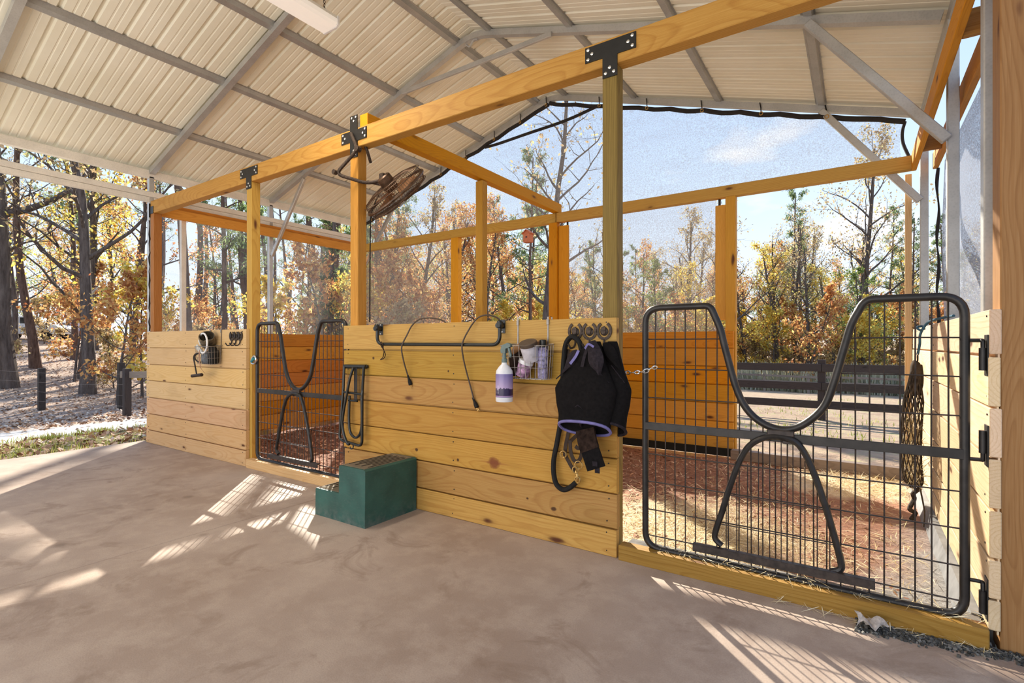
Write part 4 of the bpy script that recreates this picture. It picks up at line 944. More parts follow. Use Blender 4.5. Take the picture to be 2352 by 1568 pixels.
# ------------------------------------------------------------------ things in and on the far left basket
t_ = thing('bucket_lid_tool', (-5.60, 2.63, 1.20), 'shiny white-handled scoop sticking up out of the far left basket', 'scoop')
build('scoop_bowl', MB().lathe([(.030, -.085), (.068, -.06), (.076, .0), (.074, .07), (.066, .07), (.066, -.05), (.01, -.07)], (-5.555, 2.645, 1.235), 18, Matrix.Rotation(.75, 3, 'Y') @ Matrix.Rotation(.5, 3, 'X')), plain('dusty_metal_scoop', (.16, .13, .09), .4, .4, var=.4), t_, True)
build('scoop_handle', MB().tube([(-5.51+.085*math.cos(a)-.02, 2.585, 1.21+.10*math.sin(a)) for a in [(-1.9+4.5*i/16) for i in range(17)]], .009, 8), M['white'], t_, True)
t_ = tag(build('paper_bag', MB().prism([(-5.73, 1.16), (-5.69, 1.20), (-5.58, 1.13), (-5.57, 1.09), (-5.62, 1.10)], 2.60, 2.607).prism([(-5.735, 1.235), (-5.68, 1.275), (-5.66, 1.20), (-5.70, 1.19)], 2.63, 2.66), plain('pale_torn_packet', (.66, .64, .58), .5)), 'pale torn packet leaning out of the far left basket', 'packet')
tag(build('dark_bottle', MB().lathe([(.045, 0), (.05, .01), (.05, .13), (.03, .165), (.02, .175)], (-5.46, 2.65, 1.0), 16), M['rubber'], smooth=True), 'dark bottle in the right half of the far left basket', 'bottle')
tag(build('blue_grey_tub', MB().lathe([(.04, 0), (.045, .01), (.047, .12), (.043, .125)], (-5.60, 2.65, 1.0), 16), plain('slate_tub', (.18, .21, .25), .5, var=.4), smooth=True), 'slate coloured tub in the left half of the far left basket', 'tub')
t_ = thing('hay_hook', (-5.66, 2.575, 1.0), 'iron hay hook with a brown cross handle hanging on the far left basket', 'hook')
build('hook', MB().tube(smooth_path([(-5.585, 2.585, 1.015), (-5.63, 2.58, 1.02), (-5.675, 2.575, 1.05), (-5.665, 2.575, 1.09), (-5.60, 2.585, 1.105), (-5.66, 2.572, 1.098), (-5.697, 2.572, 1.06), (-5.675, 2.572, .99), (-5.64, 2.572, .90), (-5.63, 2.572, .885)], 5), .007, 7), M['iron_dark'], t_, True)
build('cross_handle', MB().tube([(-5.735, 2.572, .868), (-5.73, 2.572, .869), (-5.53, 2.572, .888), (-5.525, 2.572, .888)], [.010, .017, .017, .010], 10), M['leather'], t_, True)
tag(build('hoof_pick_strap', MB().ribbon(smooth_path([(-5.575, 2.57, 1.14), (-5.565, 2.565, 1.06), (-5.565, 2.575, .97), (-5.575, 2.60, .93), (-5.59, 2.63, .90)], 4), .014, (0, -1, 0), .003), plain('tan_strap', (.42, .22, .13), .6)), 'narrow tan strap hanging down the front of the far left basket', 'strap')

# ------------------------------------------------------------------ wall fan
def fan():
    c = Vector((-3.165, 2.985, 2.455)); r = thing('wall_fan', (-3.34, 2.80, 2.80), 'bronze wire cage fan tilted on bent tube arms at the post', 'fan')
    ax = Vector((.22, .70, -.68)).normalized()             # blows back and down
    F = Matrix.Identity(3); u = Vector((0, 1, 0)); u = (u-ax*u.dot(ax)).normalized(); w = ax.cross(u)
    Rm = .285
    def circ(R, d, n=40): return [c+ax*d+(u*math.cos(2*PI*k/n)+w*math.sin(2*PI*k/n))*R for k in range(n)]
    cage = build('cage_rim', MB().tube(circ(Rm, 0), .012, 7, True).tube(circ(Rm, -.05), .004, 5, True).tube(circ(Rm*.97, .05), .004, 5, True), M['fan'], r, True)
    mb = MB()
    for k in range(72):
        a = 2*PI*k/72; dr = u*math.cos(a)+w*math.sin(a)
        mb.tube([c+ax*.085+dr*.05, c+ax*.080+dr*.18, c+ax*.055+dr*.26, c+dr*Rm, c-ax*.06+dr*.265, c-ax*.085+dr*.18, c-ax*.09+dr*.06], .0018, 4)
    for R, d in ((.13, .083), (.21, .072), (.13, -.088), (.21, -.075)): mb.tube(circ(R, d), .0025, 4, True)
    build('cage_wires', mb, M['fan'], cage, kind='stuff')
    build('motor', MB().tube([c-ax*.16, c-ax*.15, c-ax*.05, c-ax*.03], [.05, .062, .062, .05], 16).tube([c+ax*.082, c+ax*.09], .05, 16), M['fan'], r, True)
    for k in range(4):
        a = k*PI/2+.4; mb = MB(); vs = []
        for i in range(5):
            R = .05+.05*i
            for s in (-1, 1):
                b = a+s*(.30+.06*i); vs.append(c+ax*(s*.028)+(u*math.cos(b)+w*math.sin(b))*R)
        mb.add([v+ax*.001 for v in vs]+[v-ax*.001 for v in vs], [(2*i, 2*i+1, 2*i+3, 2*i+2) for i in range(4)]+[(10+2*i, 12+2*i, 13+2*i, 11+2*i) for i in range(4)]+[(2*i, 2*i+2, 12+2*i, 10+2*i) for i in range(4)]+[(2*i+1, 11+2*i, 13+2*i, 2*i+3) for i in range(4)])
        build('blade', mb, plain('copper_blade', (.50, .26, .13), .4, .5) if k == 0 else bpy.data.materials['copper_blade'], r, True)
    pts = rnd_corner([(-3.415, 2.735, 2.915), (-3.325, 2.73, 2.765), (-3.46, 2.62, 2.56), (-3.29, 2.80, 2.50), c-ax*.13], .06, 5)
    build('arm', MB().tube(pts, .014, 9), M['iron'], r, True)
    build('rear_arm', MB().tube(rnd_corner([(-3.325, 2.79, 2.84), (-3.30, 2.80, 2.78), (-3.335, 2.87, 2.70)], .03, 4), .012, 8).tube([(-3.34, 2.84, 2.535), (-3.25, 2.93, 2.515), c-ax*.13+Vector((0, .03, .02))], .012, 8), M['iron'], r, True)
    build('knob', MB().tube([(-3.325, 2.71, 2.768), (-3.325, 2.75, 2.768)], .024, 12), M['iron'], r, True)
    build('knob', MB().tube([(-3.464, 2.60, 2.575), (-3.464, 2.63, 2.575)], .02, 10), M['iron'], r, True)
    cc = c-ax*.14; build('yoke', MB().box(cc, (.05, .07, .07), .006), M['iron'], r)
    build('power_lead', MB().tube(smooth_path([c-ax*.15+Vector((0, .03, -.02)), (-3.33, 2.88, 2.30), (-3.335, 2.865, 2.05), (-3.335, 2.86, 1.38)], 5), .005, 6), M['rubber'], r, True)
fan()

# ------------------------------------------------------------------ hanging strip lamp
def lamp():
    x, z = -3.36, 3.62; y0, y1 = 1.28, 2.50; w = .19
    r = thing('strip_lamp', (x, (y0+y1)/2, z), 'long white strip lamp hanging on chains under the cream roof', 'lamp')
    sec = [(x-w/2, z+.045), (x-w/2, z+.012), (x-w/2+.018, z-.008), (x, z-.014), (x+w/2-.018, z-.008), (x+w/2, z+.012), (x+w/2, z+.045)]
    build('diffuser', MB().prism(sec, y0+.012, y1-.012), M['diffuser'], r)
    build('housing', MB().box((x, (y0+y1)/2, z+.06), (w*.9, y1-y0, .03), .004), M['white_metal'], r)
    for y in (y0, y1): build('end_cap', MB().prism([(a, b) for a, b in [(x-w/2-.003, z+.07), (x-w/2-.003, z+.010), (x-w/2+.017, z-.012), (x+w/2-.017, z-.012), (x+w/2+.003, z+.010), (x+w/2+.003, z+.07)]], y-.008, y+.008), M['white'], r)
    for y in (y0+.12, y1-.10):
        k = build('hanging_chain', MB(), M['iron'], r); bpy.data.objects.remove(k)
        mb = MB(); zt = roof_z(x)-.05; n = int((zt-z-.075)/.026)
        for i in range(n):
            cz = z+.085+.026*i; d = (1, 0) if i % 2 else (0, 1)
            mb.tube([(x+.06+d[0]*.008*math.cos(t*PI/4)+.0*i, y+d[1]*.008*math.cos(t*PI/4), cz+.016*math.sin(t*PI/4)) for t in range(8)], .0025, 4, True)
        build('hanging_chain', mb, M['iron'], r, True)
    l = bpy.data.lights.new('lamp_light', 'AREA'); l.shape = 'RECTANGLE'; l.size = w; l.size_y = y1-y0; l.energy = 28; l.color = (1, .88, .72)
    lo = bpy.data.objects.new('lamp_light', l); link(lo, r); lo.location = (x, (y0+y1)/2, z-.03)
lamp()

# ------------------------------------------------------------------ hay net on the right wall
def hay_net():
    x, y = .385, 4.36; r = thing('hay_net', (x, y, 1.0), 'brown rope hay net hanging by blue rope on the sunlit plank wall', 'hay net')
    prof = [(1.05, .020), (1.0, .034), (.92, .048), (.80, .075), (.66, .105), (.52, .125), (.40, .115), (.30, .080), (.24, .035)]
    def at(t, a):
        f = t*(len(prof)-1); i = min(int(f), len(prof)-2); q = f-i
        z = prof[i][0]*(1-q)+prof[i+1][0]*q; R = prof[i][1]*(1-q)+prof[i+1][1]*q
        return Vector((x-.05+.055*math.cos(a)*min(1, R/.07)-(R*.25), y+R*1.15*math.sin(a), z))
    mb = MB(); n = 14
    for k in range(n):
        for sg in (-1, 1): mb.tube([at(i/22, 2*PI*k/n+sg*i*.16+.05*random.random()) for i in range(23)], .0042, 4)
    build('netting', mb, plain('brown_net_rope', (.055, .036, .022), .9, var=.4), r, kind='stuff')
    hb = MB()
    for i in range(260):
        t = random.uniform(.45, .98); p = at(t, random.uniform(0, 2*PI)); c0 = Vector((x-.06, y, p.z)); p = c0+(p-c0)*random.uniform(.2, .95)
        d = Vector((random.gauss(0, .3), random.gauss(0, .5), random.gauss(0, 1))).normalized()*random.uniform(.03, .09)
        if p.z-abs(d.z) < .20: continue
        hb.tube([p-d, p+d], .0016, 3, caps=False)
    build('hay', hb, M['hay'], r, kind='stuff')
    build('neck', MB().tube(smooth_path([at(0, 0)+Vector((0, 0, .03)), (x-.05, y, 1.06), (x-.05, y, .95), (x-.06, y, .85)], 5), [.012, .018, .024, .028, .03, .032, .034, .036, .038, .038, .038, .038, .036, .03, .02, .01], 9), bpy.data.materials['brown_net_rope'], r, True)
    build('ring', MB().tube([(x-.045, y+.02*math.cos(a*PI/5), 1.11+.026*math.sin(a*PI/5)) for a in range(10)], .004, 5, True), M['iron'], r, True)
    build('blue_rope', MB().tube(smooth_path([(x-.045, y, 1.13), (x-.035, y-.01, 1.20), (x-.03, y, 1.27), (x+.01, y-.02, 1.345), (x+.06, y-.25, 1.362), (x+.085, y-.45, 1.365)], 5), .008, 7).tube(smooth_path([(x-.03, y-.02, 1.29), (x-.05, y, 1.31), (x-.02, y+.03, 1.32), (x-.01, y, 1.30)], 4), .008, 6), M['blue_rope'], r, True)
    build('drawstring', MB().tube(smooth_path([at(1, 0), (x-.07, y-.02, .20), (x-.06, y+.04, .15), (x-.09, y-.04, .10), (x-.055, y+.02, .065), (x-.08, y-.03, .03)], 5), .014, 7).tube(smooth_path([(x-.04, y-.1, .26), (x-.02, y-.12, .12), (x-.025, y-.13, .02)], 5), .005, 5), bpy.data.materials['brown_net_rope'], r, True)
hay_net()
# ------------------------------------------------------------------ trees
def tree_data(seed, H, r0, first, spread, nb, lean=0, kind='oak', sub=5, up=.25, fork=None):
    """grow a trunk with branches; returns (wood builder, leaf anchors with spread)"""
    rd = random.Random(seed); mb = MB(); anchors = []
    def limb(p, d, L, r, lvl):
        n = {0: 9, 1: 6, 2: 4, 3: 3}[lvl]; pts = [p]; rs = [r]; dd = d.copy()
        wob = {0: .05, 1: .16, 2: .24, 3: .3}[lvl]
        for i in range(n):
            dd = (dd+Vector((rd.gauss(0, wob), rd.gauss(0, wob), rd.gauss(0, wob*.6)+(.04 if lvl == 0 else up*.12)))).normalized()
            pts.append(pts[-1]+dd*L/n); rs.append(max(.004, r*(1-.80*(i+1)/n) if lvl else r*(1-.72*(i+1)/n)))
        if lvl == 0: rs[0] *= 1.35
        mb.tube(pts, rs, {0: 8, 1: 5, 2: 4, 3: 3}[lvl], caps=False)
        return pts, rs, dd
    tp, tr, _ = limb(Vector((0, 0, -.3)), Vector((lean, lean*.4, 1)).normalized(), H, r0, 0)
    for k in range(nb):
        f = first+(1-first)*((k+rd.random()*.8)/nb)**.9; i = min(int(f*9), 8); q = f*9-i
        p = tp[i]*(1-q)+tp[i+1]*q; rr = (tr[i]*(1-q)+tr[i+1]*q)
        a = k*2.4+rd.random(); L1 = spread*(.55+.6*rd.random())*((1.15-f)**.55 if kind != 'pine' else (1.12-f)**.5)
        el = .35+.8*f+rd.gauss(0, .12) if kind == 'oak' else .05+.45*f
        d = Vector((math.cos(a)*math.cos(el), math.sin(a)*math.cos(el), math.sin(el)))
        bp, br, bd = limb(p, d, L1, rr*.50, 1)
        for j in range(sub):
            g = .30+.7*(j+rd.random()*.7)/sub; i2 = min(int(g*6), 5); p2 = bp[i2].lerp(bp[i2+1], g*6-i2)
            d2 = (bd+Vector((rd.gauss(0, .7), rd.gauss(0, .7), rd.gauss(0.15, .45)))).normalized()
            L2 = L1*(.26+.28*rd.random())*(1.15-.5*g)
            sp, sr, sd = limb(p2, d2, L2, br[i2]*.5, 2)
            anchors += [(sp[2], L2*.20), (sp[3], L2*.26), (sp[4], L2*.30)]
            if sub >= 5:
                for m in range(2):
                    d3 = (sd+Vector((rd.gauss(0, .8), rd.gauss(0, .8), rd.gauss(.1, .5)))).normalized()
                    kp, kr, _ = limb(sp[2+m], d3, L2*.55, sr[2]*.55, 3); anchors.append((kp[-1], L2*.24))
        anchors.append((bp[-1], L1*.10))
    return mb, anchors
def leaves(seed, anchors, n, size, droop=.3, narrow=.6):
    """n small folded leaf blades scattered about the twig ends"""
    rng = np.random.default_rng(seed); A = np.array([a for a, s in anchors]); S = np.array([s for a, s in anchors])
    idx = rng.integers(0, len(A), n); keep = rng.random(len(A)) < .82; idx = idx[keep[idx]]; n = len(idx)
    c = A[idx]+rng.normal(0, 1, (n, 3))*(S[idx, None]*.75+.03); c[:, 2] -= droop*S[idx]*rng.random(n)
    d = rng.normal(0, 1, (n, 3)); d[:, 2] -= .4; d /= np.linalg.norm(d, axis=1)[:, None]
    e = np.cross(d, rng.normal(0, 1, (n, 3))); e /= np.linalg.norm(e, axis=1)[:, None]
    L = size*(.6+.8*rng.random(n))[:, None]; V = np.empty((n, 4, 3))
    V[:, 0] = c-d*L*.5; V[:, 1] = c+e*L*narrow*.5; V[:, 2] = c+d*L*.5; V[:, 3] = c-e*L*narrow*.5
    return V.reshape(-1, 3)
def quad_mesh(name, V, mat):
    n = len(V)//4; me = bpy.data.meshes.new(name); me.vertices.add(n*4); me.vertices.foreach_set('co', V.astype(np.float32).ravel())
    me.loops.add(n*4); me.loops.foreach_set('vertex_index', np.arange(n*4, dtype=np.int32))
    me.polygons.add(n); me.polygons.foreach_set('loop_start', np.arange(0, n*4, 4, dtype=np.int32))
    me.materials.append(mat); me.update(); me.validate(); return me
def wood_mesh(name, mb, mat):
    me = bpy.data.meshes.new(name); me.from_pydata([tuple(v) for v in mb.v], [], mb.f); me.materials.append(mat)
    me.polygons.foreach_set('use_smooth', [True]*len(me.polygons)); me.update(); return me
KIND = {}
def species(key, leafmat_, barkmat, nleaf, lsize, narrow=.6, **kw):
    mb, an = tree_data(**kw); V = leaves(kw['seed']+5, an, nleaf, lsize, narrow=narrow)
    KIND[key] = (wood_mesh(key+'_trunk', mb, M[barkmat]), quad_mesh(key+'_foliage', V, M[leafmat_]))
species('gold_oak', 'leaf_gold', 'bark', 3300, .15, seed=11, H=11, r0=.19, first=.22, spread=4.6, nb=17, kind='oak')
species('rust_oak', 'leaf_rust', 'bark', 3300, .15, seed=23, H=10.5, r0=.17, first=.18, spread=4.3, nb=16, kind='oak')
species('brown_oak', 'leaf_brown', 'bark', 3400, .15, seed=37, H=13, r0=.22, first=.25, spread=5.4, nb=18, kind='oak', lean=.06)
species('bare_oak', 'leaf_brown', 'bark', 1100, .14, seed=41, H=13, r0=.20, first=.28, spread=5.2, nb=17, kind='oak', lean=-.05)
species('green_tree', 'leaf_green', 'bark', 4600, .15, seed=53, H=9.5, r0=.15, first=.15, spread=3.6, nb=17, kind='oak')
species('tall_pine', 'needle', 'bark_pine', 5200, .24, narrow=.22, seed=61, H=17, r0=.20, first=.48, spread=3.1, nb=22, kind='pine', sub=6, up=.5)
species('slim_pine', 'needle', 'bark_pine', 4200, .22, narrow=.22, seed=67, H=13, r0=.13, first=.30, spread=2.3, nb=22, kind='pine', sub=5, up=.4)
species('bare_pine', 'needle', 'bark_pine', 900, .22, narrow=.22, seed=97, H=17, r0=.22, first=.62, spread=2.0, nb=14, kind='pine', sub=4, up=.4)
species('shade_pine', 'needle', 'bark_pine', 9500, .28, narrow=.3, seed=103, H=17.5, r0=.24, first=.735, spread=2.2, nb=22, kind='pine', sub=6, up=.3)  # dense high crown, added out of view to keep sun off the aisle floor
species('cedar', 'needle', 'bark', 6500, .20, narrow=.3, seed=107, H=11.5, r0=.12, first=.10, spread=1.0, nb=36, kind='pine', sub=5, up=.4)  # narrow column added to hold a strip of the floor in shade
species('rust_sapling', 'leaf_rust', 'bark', 2600, .13, seed=71, H=4.4, r0=.05, first=.12, spread=1.9, nb=14, kind='oak', sub=4)
species('gold_sapling', 'leaf_gold', 'bark', 2600, .13, seed=79, H=4.0, r0=.045, first=.10, spread=1.8, nb=14, kind='oak', sub=4)
species('brush', 'leaf_brown', 'bark', 2600, .13, seed=83, H=2.6, r0=.035, first=.04, spread=1.6, nb=15, kind='oak', sub=4)
ADJ = dict(gold_oak='tree with golden yellow autumn leaves', rust_oak='tree with rust orange autumn leaves', brown_oak='tall spreading oak with brownish leaves',
           bare_oak='nearly bare oak with few brown leaves', green_tree='bushy tree still in green leaf', tall_pine='tall pine with a bare trunk and high needle crown',
           slim_pine='slim pine with needles well down its trunk', rust_sapling='young tree with rust orange leaves', gold_sapling='young tree with golden leaves', brush='low brown leafy brush', shade_pine='tall pine with a high dense crown', cedar='narrow dense cedar', bare_pine='tall pine trunk with a thin crown')
def plant(key, x, y, s=1.0, rz=None, label=None, group=None, sz=None):
    r = bpy.data.objects.new('shrub' if key == 'brush' else 'pine_tree' if 'pine' in key else 'young_tree' if 'sapling' in key else 'tree', None); COL.objects.link(r)
    r.location = (x, y, ground_z(x, y)); r.rotation_euler = (0, 0, random.uniform(0, 6.28) if rz is None else rz); r.scale = (s, s, sz or s*random.uniform(.92, 1.08))
    tag(r, label or ADJ[key]+' in the wood', 'shrub' if key == 'brush' else 'tree', None if label else group)
    for nm, me in zip(('trunk', 'foliage'), KIND[key]):
        o = bpy.data.objects.new(nm, me); COL.objects.link(o); o.parent = r
        if nm == 'foliage': o['kind'] = 'stuff'
    return r
# single trees in clear view, two of them shaped to shade the floor
for a in [
    ('bare_oak', -24.2, 4.95, 1.55, 1.0, 'thick dark trunk at the far left edge beyond the gravel drive', 1.1),
    ('brown_oak', -21.3, 6.3, .92, 2.0, 'dark forked oak trunk between the lone fence post and the corner post'),
    ('gold_oak', -25.5, 7.4, .95, 4.1, 'golden tree between the far left trunk and the forked oak'),
    ('rust_sapling', -17.6, 5.9, .95, .6, 'orange young tree beside the two black fence posts'),
    ('gold_sapling', -18.6, 6.9, 1.0, 2.6, 'golden young tree just left of the corner post'),
    ('rust_oak', -29.5, 10.4, .9, 1.2, 'rust leaved tree seen just left of the corner post'),
    ('bare_pine', -21.5, 9.6, .95, 2.2, 'pine trunk seen in the left side screen, next to the corner post'),
    ('slim_pine', -22.5, 11.2, 1.0, 1.1, 'slim pine in the middle of the left side screen'),
    ('slim_pine', -25.5, 14.2, 1.05, 4.0, 'slim pine behind the steel stud of the left side screen'),
    ('bare_pine', -18.6, 13.3, 1.0, .4, 'thick pine trunk above the small gate, left one of two'),
    ('bare_pine', -19.9, 15.6, 1.0, 3.4, 'thick pine trunk above the small gate, right one of two'),
    ('shade_pine', -19.45, 17.2, 1.0, 1.4, 'pine with crown added to shade the floor, behind the window by the fan post', 1.16),
    ('cedar', -16.12, 12.05, 1.0, 1.4, 'narrow dense cedar added to shade the floor, above the small gate by the fan post'),
    ('rust_sapling', -15.6, 11.6, 1.1, 3.1, 'rust brown young tree behind the small gate'),
    ('gold_sapling', -17.3, 10.6, 1.0, 5.0, 'golden young tree behind the small gate'),
    ('brown_oak', -16.4, 17.2, .66, 5.2, 'brown oak filling the shaded back window of the left stall'),
    ('rust_sapling', -13.2, 13.4, 1.05, 1.9, 'rust young tree low in the back window of the left stall'),
    ('bare_oak', -9.15, 15.6, .82, 2.4, 'leaning grey oak trunk that carries the orange nest box'),
    ('gold_sapling', -9.9, 17.2, .9, 1.4, 'golden young tree low in the back opening of the left stall'),
    ('slim_pine', -11.9, 19.5, .8, 2.5, 'slim pine right of the cross beam post'),
    ('brown_oak', .6, 58, 1.45, 3.0, 'tallest oak in the view through the right back opening', 1.15),
    ('gold_oak', -1.5, 50, .95, 1.0, 'golden tree beside the tallest oak in the right back opening'),
    ('bare_oak', -6.0, 52, 1.05, .3, 'bare branching oak at the left side of the right back opening'),
    ('slim_pine', -5.2, 62, 1.45, 2.3, 'green pine top at the left of the right back opening'),
    ('gold_sapling', .6, 47, 1.35, 2.0, 'orange gold young tree behind the paddock fence'),
]: plant(a[0], a[1], a[2], a[3], a[4], a[5], None, a[6]*a[3] if len(a) > 6 else None)
# the wood behind: by bearing and distance from the barn, kept out of the paddock and low where the sun comes in
def free(x, y, used, d): return all((x-a)**2+(y-b)**2 > d*d for a, b in used)
TALL = dict(gold_oak=13, rust_oak=12.5, brown_oak=16, bare_oak=15.5, green_tree=11.5, tall_pine=18.5, slim_pine=14, bare_pine=18, rust_sapling=5, gold_sapling=4.6, brush=3)
used = []; rg = random.Random(5)
def scatter(n, b0, b1, d0, d1, keys, s0, s1, group, gap=2.2):
    k = 0; tries = 0
    while k < n and tries < n*40:
        tries += 1; b = math.radians(rg.uniform(b0, b1)); D = d0+(d1-d0)*rg.random()**.8; x, y = -math.sin(b)*D, math.cos(b)*D
        if x > -9 and y < 44: continue
        if x > -12 and y < 20: continue
        if x > -14 and y < 4: continue
        if not free(x, y, used, gap): continue
        key = rg.choice(keys); s = rg.uniform(s0, s1)
        c = x*.70+y*.715; t = -x*.715+y*.70-4             # how far off, and how far beside, the line from the barn to the low sun
        if -13 < c < -4 and 8 < t < 55 and TALL[key] > 8 and rg.random() < .75: key = 'bare_pine'; s = max(s, .9)
        elif -9 < c < 9:
            lim = .47*t
            if key in ('tall_pine', 'slim_pine') and TALL[key]*s > lim: key = 'rust_oak'
            s = min(s, lim/TALL[key])
            if s < .45: continue
        elif c < -9:
            if key in ('tall_pine', 'brown_oak') and rg.random() < .7: key = 'bare_pine'
            elif TALL[key] > 8 and key != 'bare_pine' and rg.random() < .5: continue
        used.append((x, y)); plant(key, x, y, s, group=group, label=None); k += 1
G = 'trees of the wood'
scatter(17, 56, 82, 26, 48, ['gold_oak', 'rust_oak', 'bare_oak', 'tall_pine', 'bare_pine', 'bare_oak', 'gold_oak'], .7, 1.0, G, 3.4)
scatter(20, 56, 82, 48, 80, ['gold_oak', 'rust_oak', 'tall_pine', 'bare_pine', 'green_tree'], .85, 1.15, G, 3.4)
scatter(18, 33, 56, 22, 42, ['rust_oak', 'brown_oak', 'tall_pine', 'slim_pine', 'green_tree', 'gold_oak'], .7, 1.0, G, 2.8)
scatter(26, 30, 56, 42, 72, ['rust_oak', 'brown_oak', 'tall_pine', 'green_tree', 'gold_oak'], .9, 1.2, G, 3.0)
scatter(40, -12, 33, 47, 64, ['gold_oak', 'rust_oak', 'brown_oak', 'bare_oak', 'green_tree', 'slim_pine', 'bare_oak', 'bare_oak'], .8, 1.15, G, 2.6)
scatter(46, -14, 33, 62, 90, ['gold_oak', 'brown_oak', 'rust_oak', 'green_tree', 'slim_pine', 'brown_oak'], 1.0, 1.35, G, 2.6)
scatter(24, 54, 84, 20, 50, ['rust_sapling', 'gold_sapling', 'brush', 'brush'], .7, 1.1, 'undergrowth of the wood', 1.6)
scatter(34, 30, 54, 16, 40, ['rust_sapling', 'gold_sapling', 'brush'], .8, 1.2, 'undergrowth of the wood', 1.4)
scatter(95, -12, 32, 45, 64, ['rust_sapling', 'gold_sapling', 'brush', 'brush'], 1.0, 1.9, 'undergrowth of the wood', 1.1)

# nest box on the leaning oak
nb = thing('nest_box', (-9.0, 14.35, 4.70), 'small orange nest box fixed to the leaning oak behind the barn', 'nest box')
build('box', MB().prism([(-9.13, 4.55), (-8.87, 4.55), (-8.87, 4.84), (-9.0, 4.94), (-9.13, 4.84)], 14.25, 14.47), M['birdbox'], nb)
build('roof', MB().bar((-9.17, 14.35, 4.83), (-9.0, 14.35, 4.965), .28, .02).bar((-9.0, 14.35, 4.965), (-8.83, 14.35, 4.83), .28, .02), M['birdbox'], nb)
build('entry_hole', MB().lathe([(.028, 0), (.03, .006)], (-9.0, 14.245, 4.72), 12, Matrix.Rotation(PI/2, 3, 'X')), M['black_steel'], nb)

# ------------------------------------------------------------------ fences
def fence(name, label, x0, x1, y, zs, bh, posts, ph, pw, mat, th=.03):
    r = thing(name, ((x0+x1)/2, y, ground_z((x0+x1)/2, y)), label, 'fence')
    for x in posts: z = ground_z(x, y); timber('post', (x, y+pw/2+th/2, z-.3), (x, y+pw/2+th/2, z+ph), pw, pw, M[mat], r, up=(0, 1, 0))
    edges = [x0]+[p for p in posts if x0 < p < x1]+[x1]
    for z in zs:
        for a, b in zip(edges[:-1], edges[1:]):
            timber('rail_board', (a+.004, y, z(a)), (b-.004, y, z(b)), th, bh, M[mat], r)
    return r
gz0 = ground_z(-.6, 12.8)
fence('paddock_fence', 'black three-rail board fence just behind the right stall', -8.0, 3.4, 12.8, [lambda x, q=q: gz0+q for q in (1.13, .73, .34)], .165, [-8.0, -5.55, -3.1, -.62, 1.8], 1.30, .15, 'wood_fence')
fence('far_fence', 'distant grey board fence at the far side of the paddock', -14, 14, 41.5, [lambda x: ground_z(x, 41.5)+1.15, lambda x: ground_z(x, 41.5)+.75], .14, [-14+2.8*i for i in range(11)], 1.35, .16, 'wood_grey')
for x, y, h, lab in ((-18.0, 4.35, 1.12, 'lone black fence post in the leaf litter left of the barn'), (-16.6, 5.65, 1.25, 'black fence post behind the one that carries a rail'), ):
    tag(timber('fence_post', (x, y, ground_z(x, y)-.3), (x, y, ground_z(x, y)+h), .14, .14, M['wood_fence'], up=(0, 1, 0)), lab, 'post')
zz = ground_z(-14.2, 4.95)
fp = thing('fence_end', (-14.2, 4.95, zz), 'black end post with a short brown rail at the left of the stall wall', 'fence')
timber('post', (-14.2, 4.95, zz-.3), (-14.2, 4.95, zz+1.12), .14, .14, M['wood_fence'], fp, up=(0, 1, 0))
timber('rail_board', (-14.35, 4.87, zz+.98), (-11.9, 6.2, zz+.98), .03, .15, M['wood_grey'], fp)
# thin fence wires between the posts on the left
fw = build('fence_wire', MB(), M['wire']); bpy.data.objects.remove(fw)
mb = MB()
for h in (.25, .5, .75, 1.0):
    P = [(x, y-.08, ground_z(x, y)+h) for x, y in ((-24, 2.0), (-21, 3.1), (-18.0, 4.35), (-16.1, 4.7), (-14.2, 4.95))]
    mb.tube(P, .003, 4)
tag(build('fence_wire', mb, M['wire']), 'thin wires strung between the black fence posts', 'wire')['kind'] = 'stuff'

# ------------------------------------------------------------------ cars parked far off under the trees
def car(x, y, rz, mat, label, s=1.0):
    z = ground_z(x, y); r = thing('car', (x, y, z), label, 'car'); R = Matrix.Rotation(rz, 3, 'Z'); o = Vector((x, y, z))
    def put(nm, mb, m, p, sm=False):
        mb.v = [tuple(o+R @ (Vector(v)*s)) for v in mb.v]; return build(nm, mb, m, p, sm)
    body = [(-2.2, .35), (-2.25, .75), (-1.9, .95), (-1.25, .98), (-.75, 1.42), (.65, 1.45), (1.25, 1.0), (2.0, .88), (2.25, .7), (2.2, .35)]
    b = put('body', MB().prism(body, -.85, .85), mat, r)
    put('window', MB().prism([(-1.05, 1.0), (-.68, 1.36), (-.08, 1.38), (-.08, 1.0)], -.865, .865), M['glass_dark'], b)
    put('window', MB().prism([(.0, 1.0), (.0, 1.38), (.6, 1.38), (1.02, 1.0)], -.865, .865), M['glass_dark'], b)
    for wx in (-1.4, 1.4):
        for sy in (-1, 1): put('wheel', MB().lathe([(.20, -.1), (.32, -.09), (.32, .09), (.20, .1)], (wx, sy*.78, .32), 16, Matrix.Rotation(PI/2, 3, 'X')), M['rubber'], r, True)
car(-44.5, 10.2, .75, M['car_white'], 'silver white car parked far off under the trees at the left', 1.0)
car(-48.5, 13.4, .25, M['car_pink'], 'faded rose car parked right of the silver white car', .85)

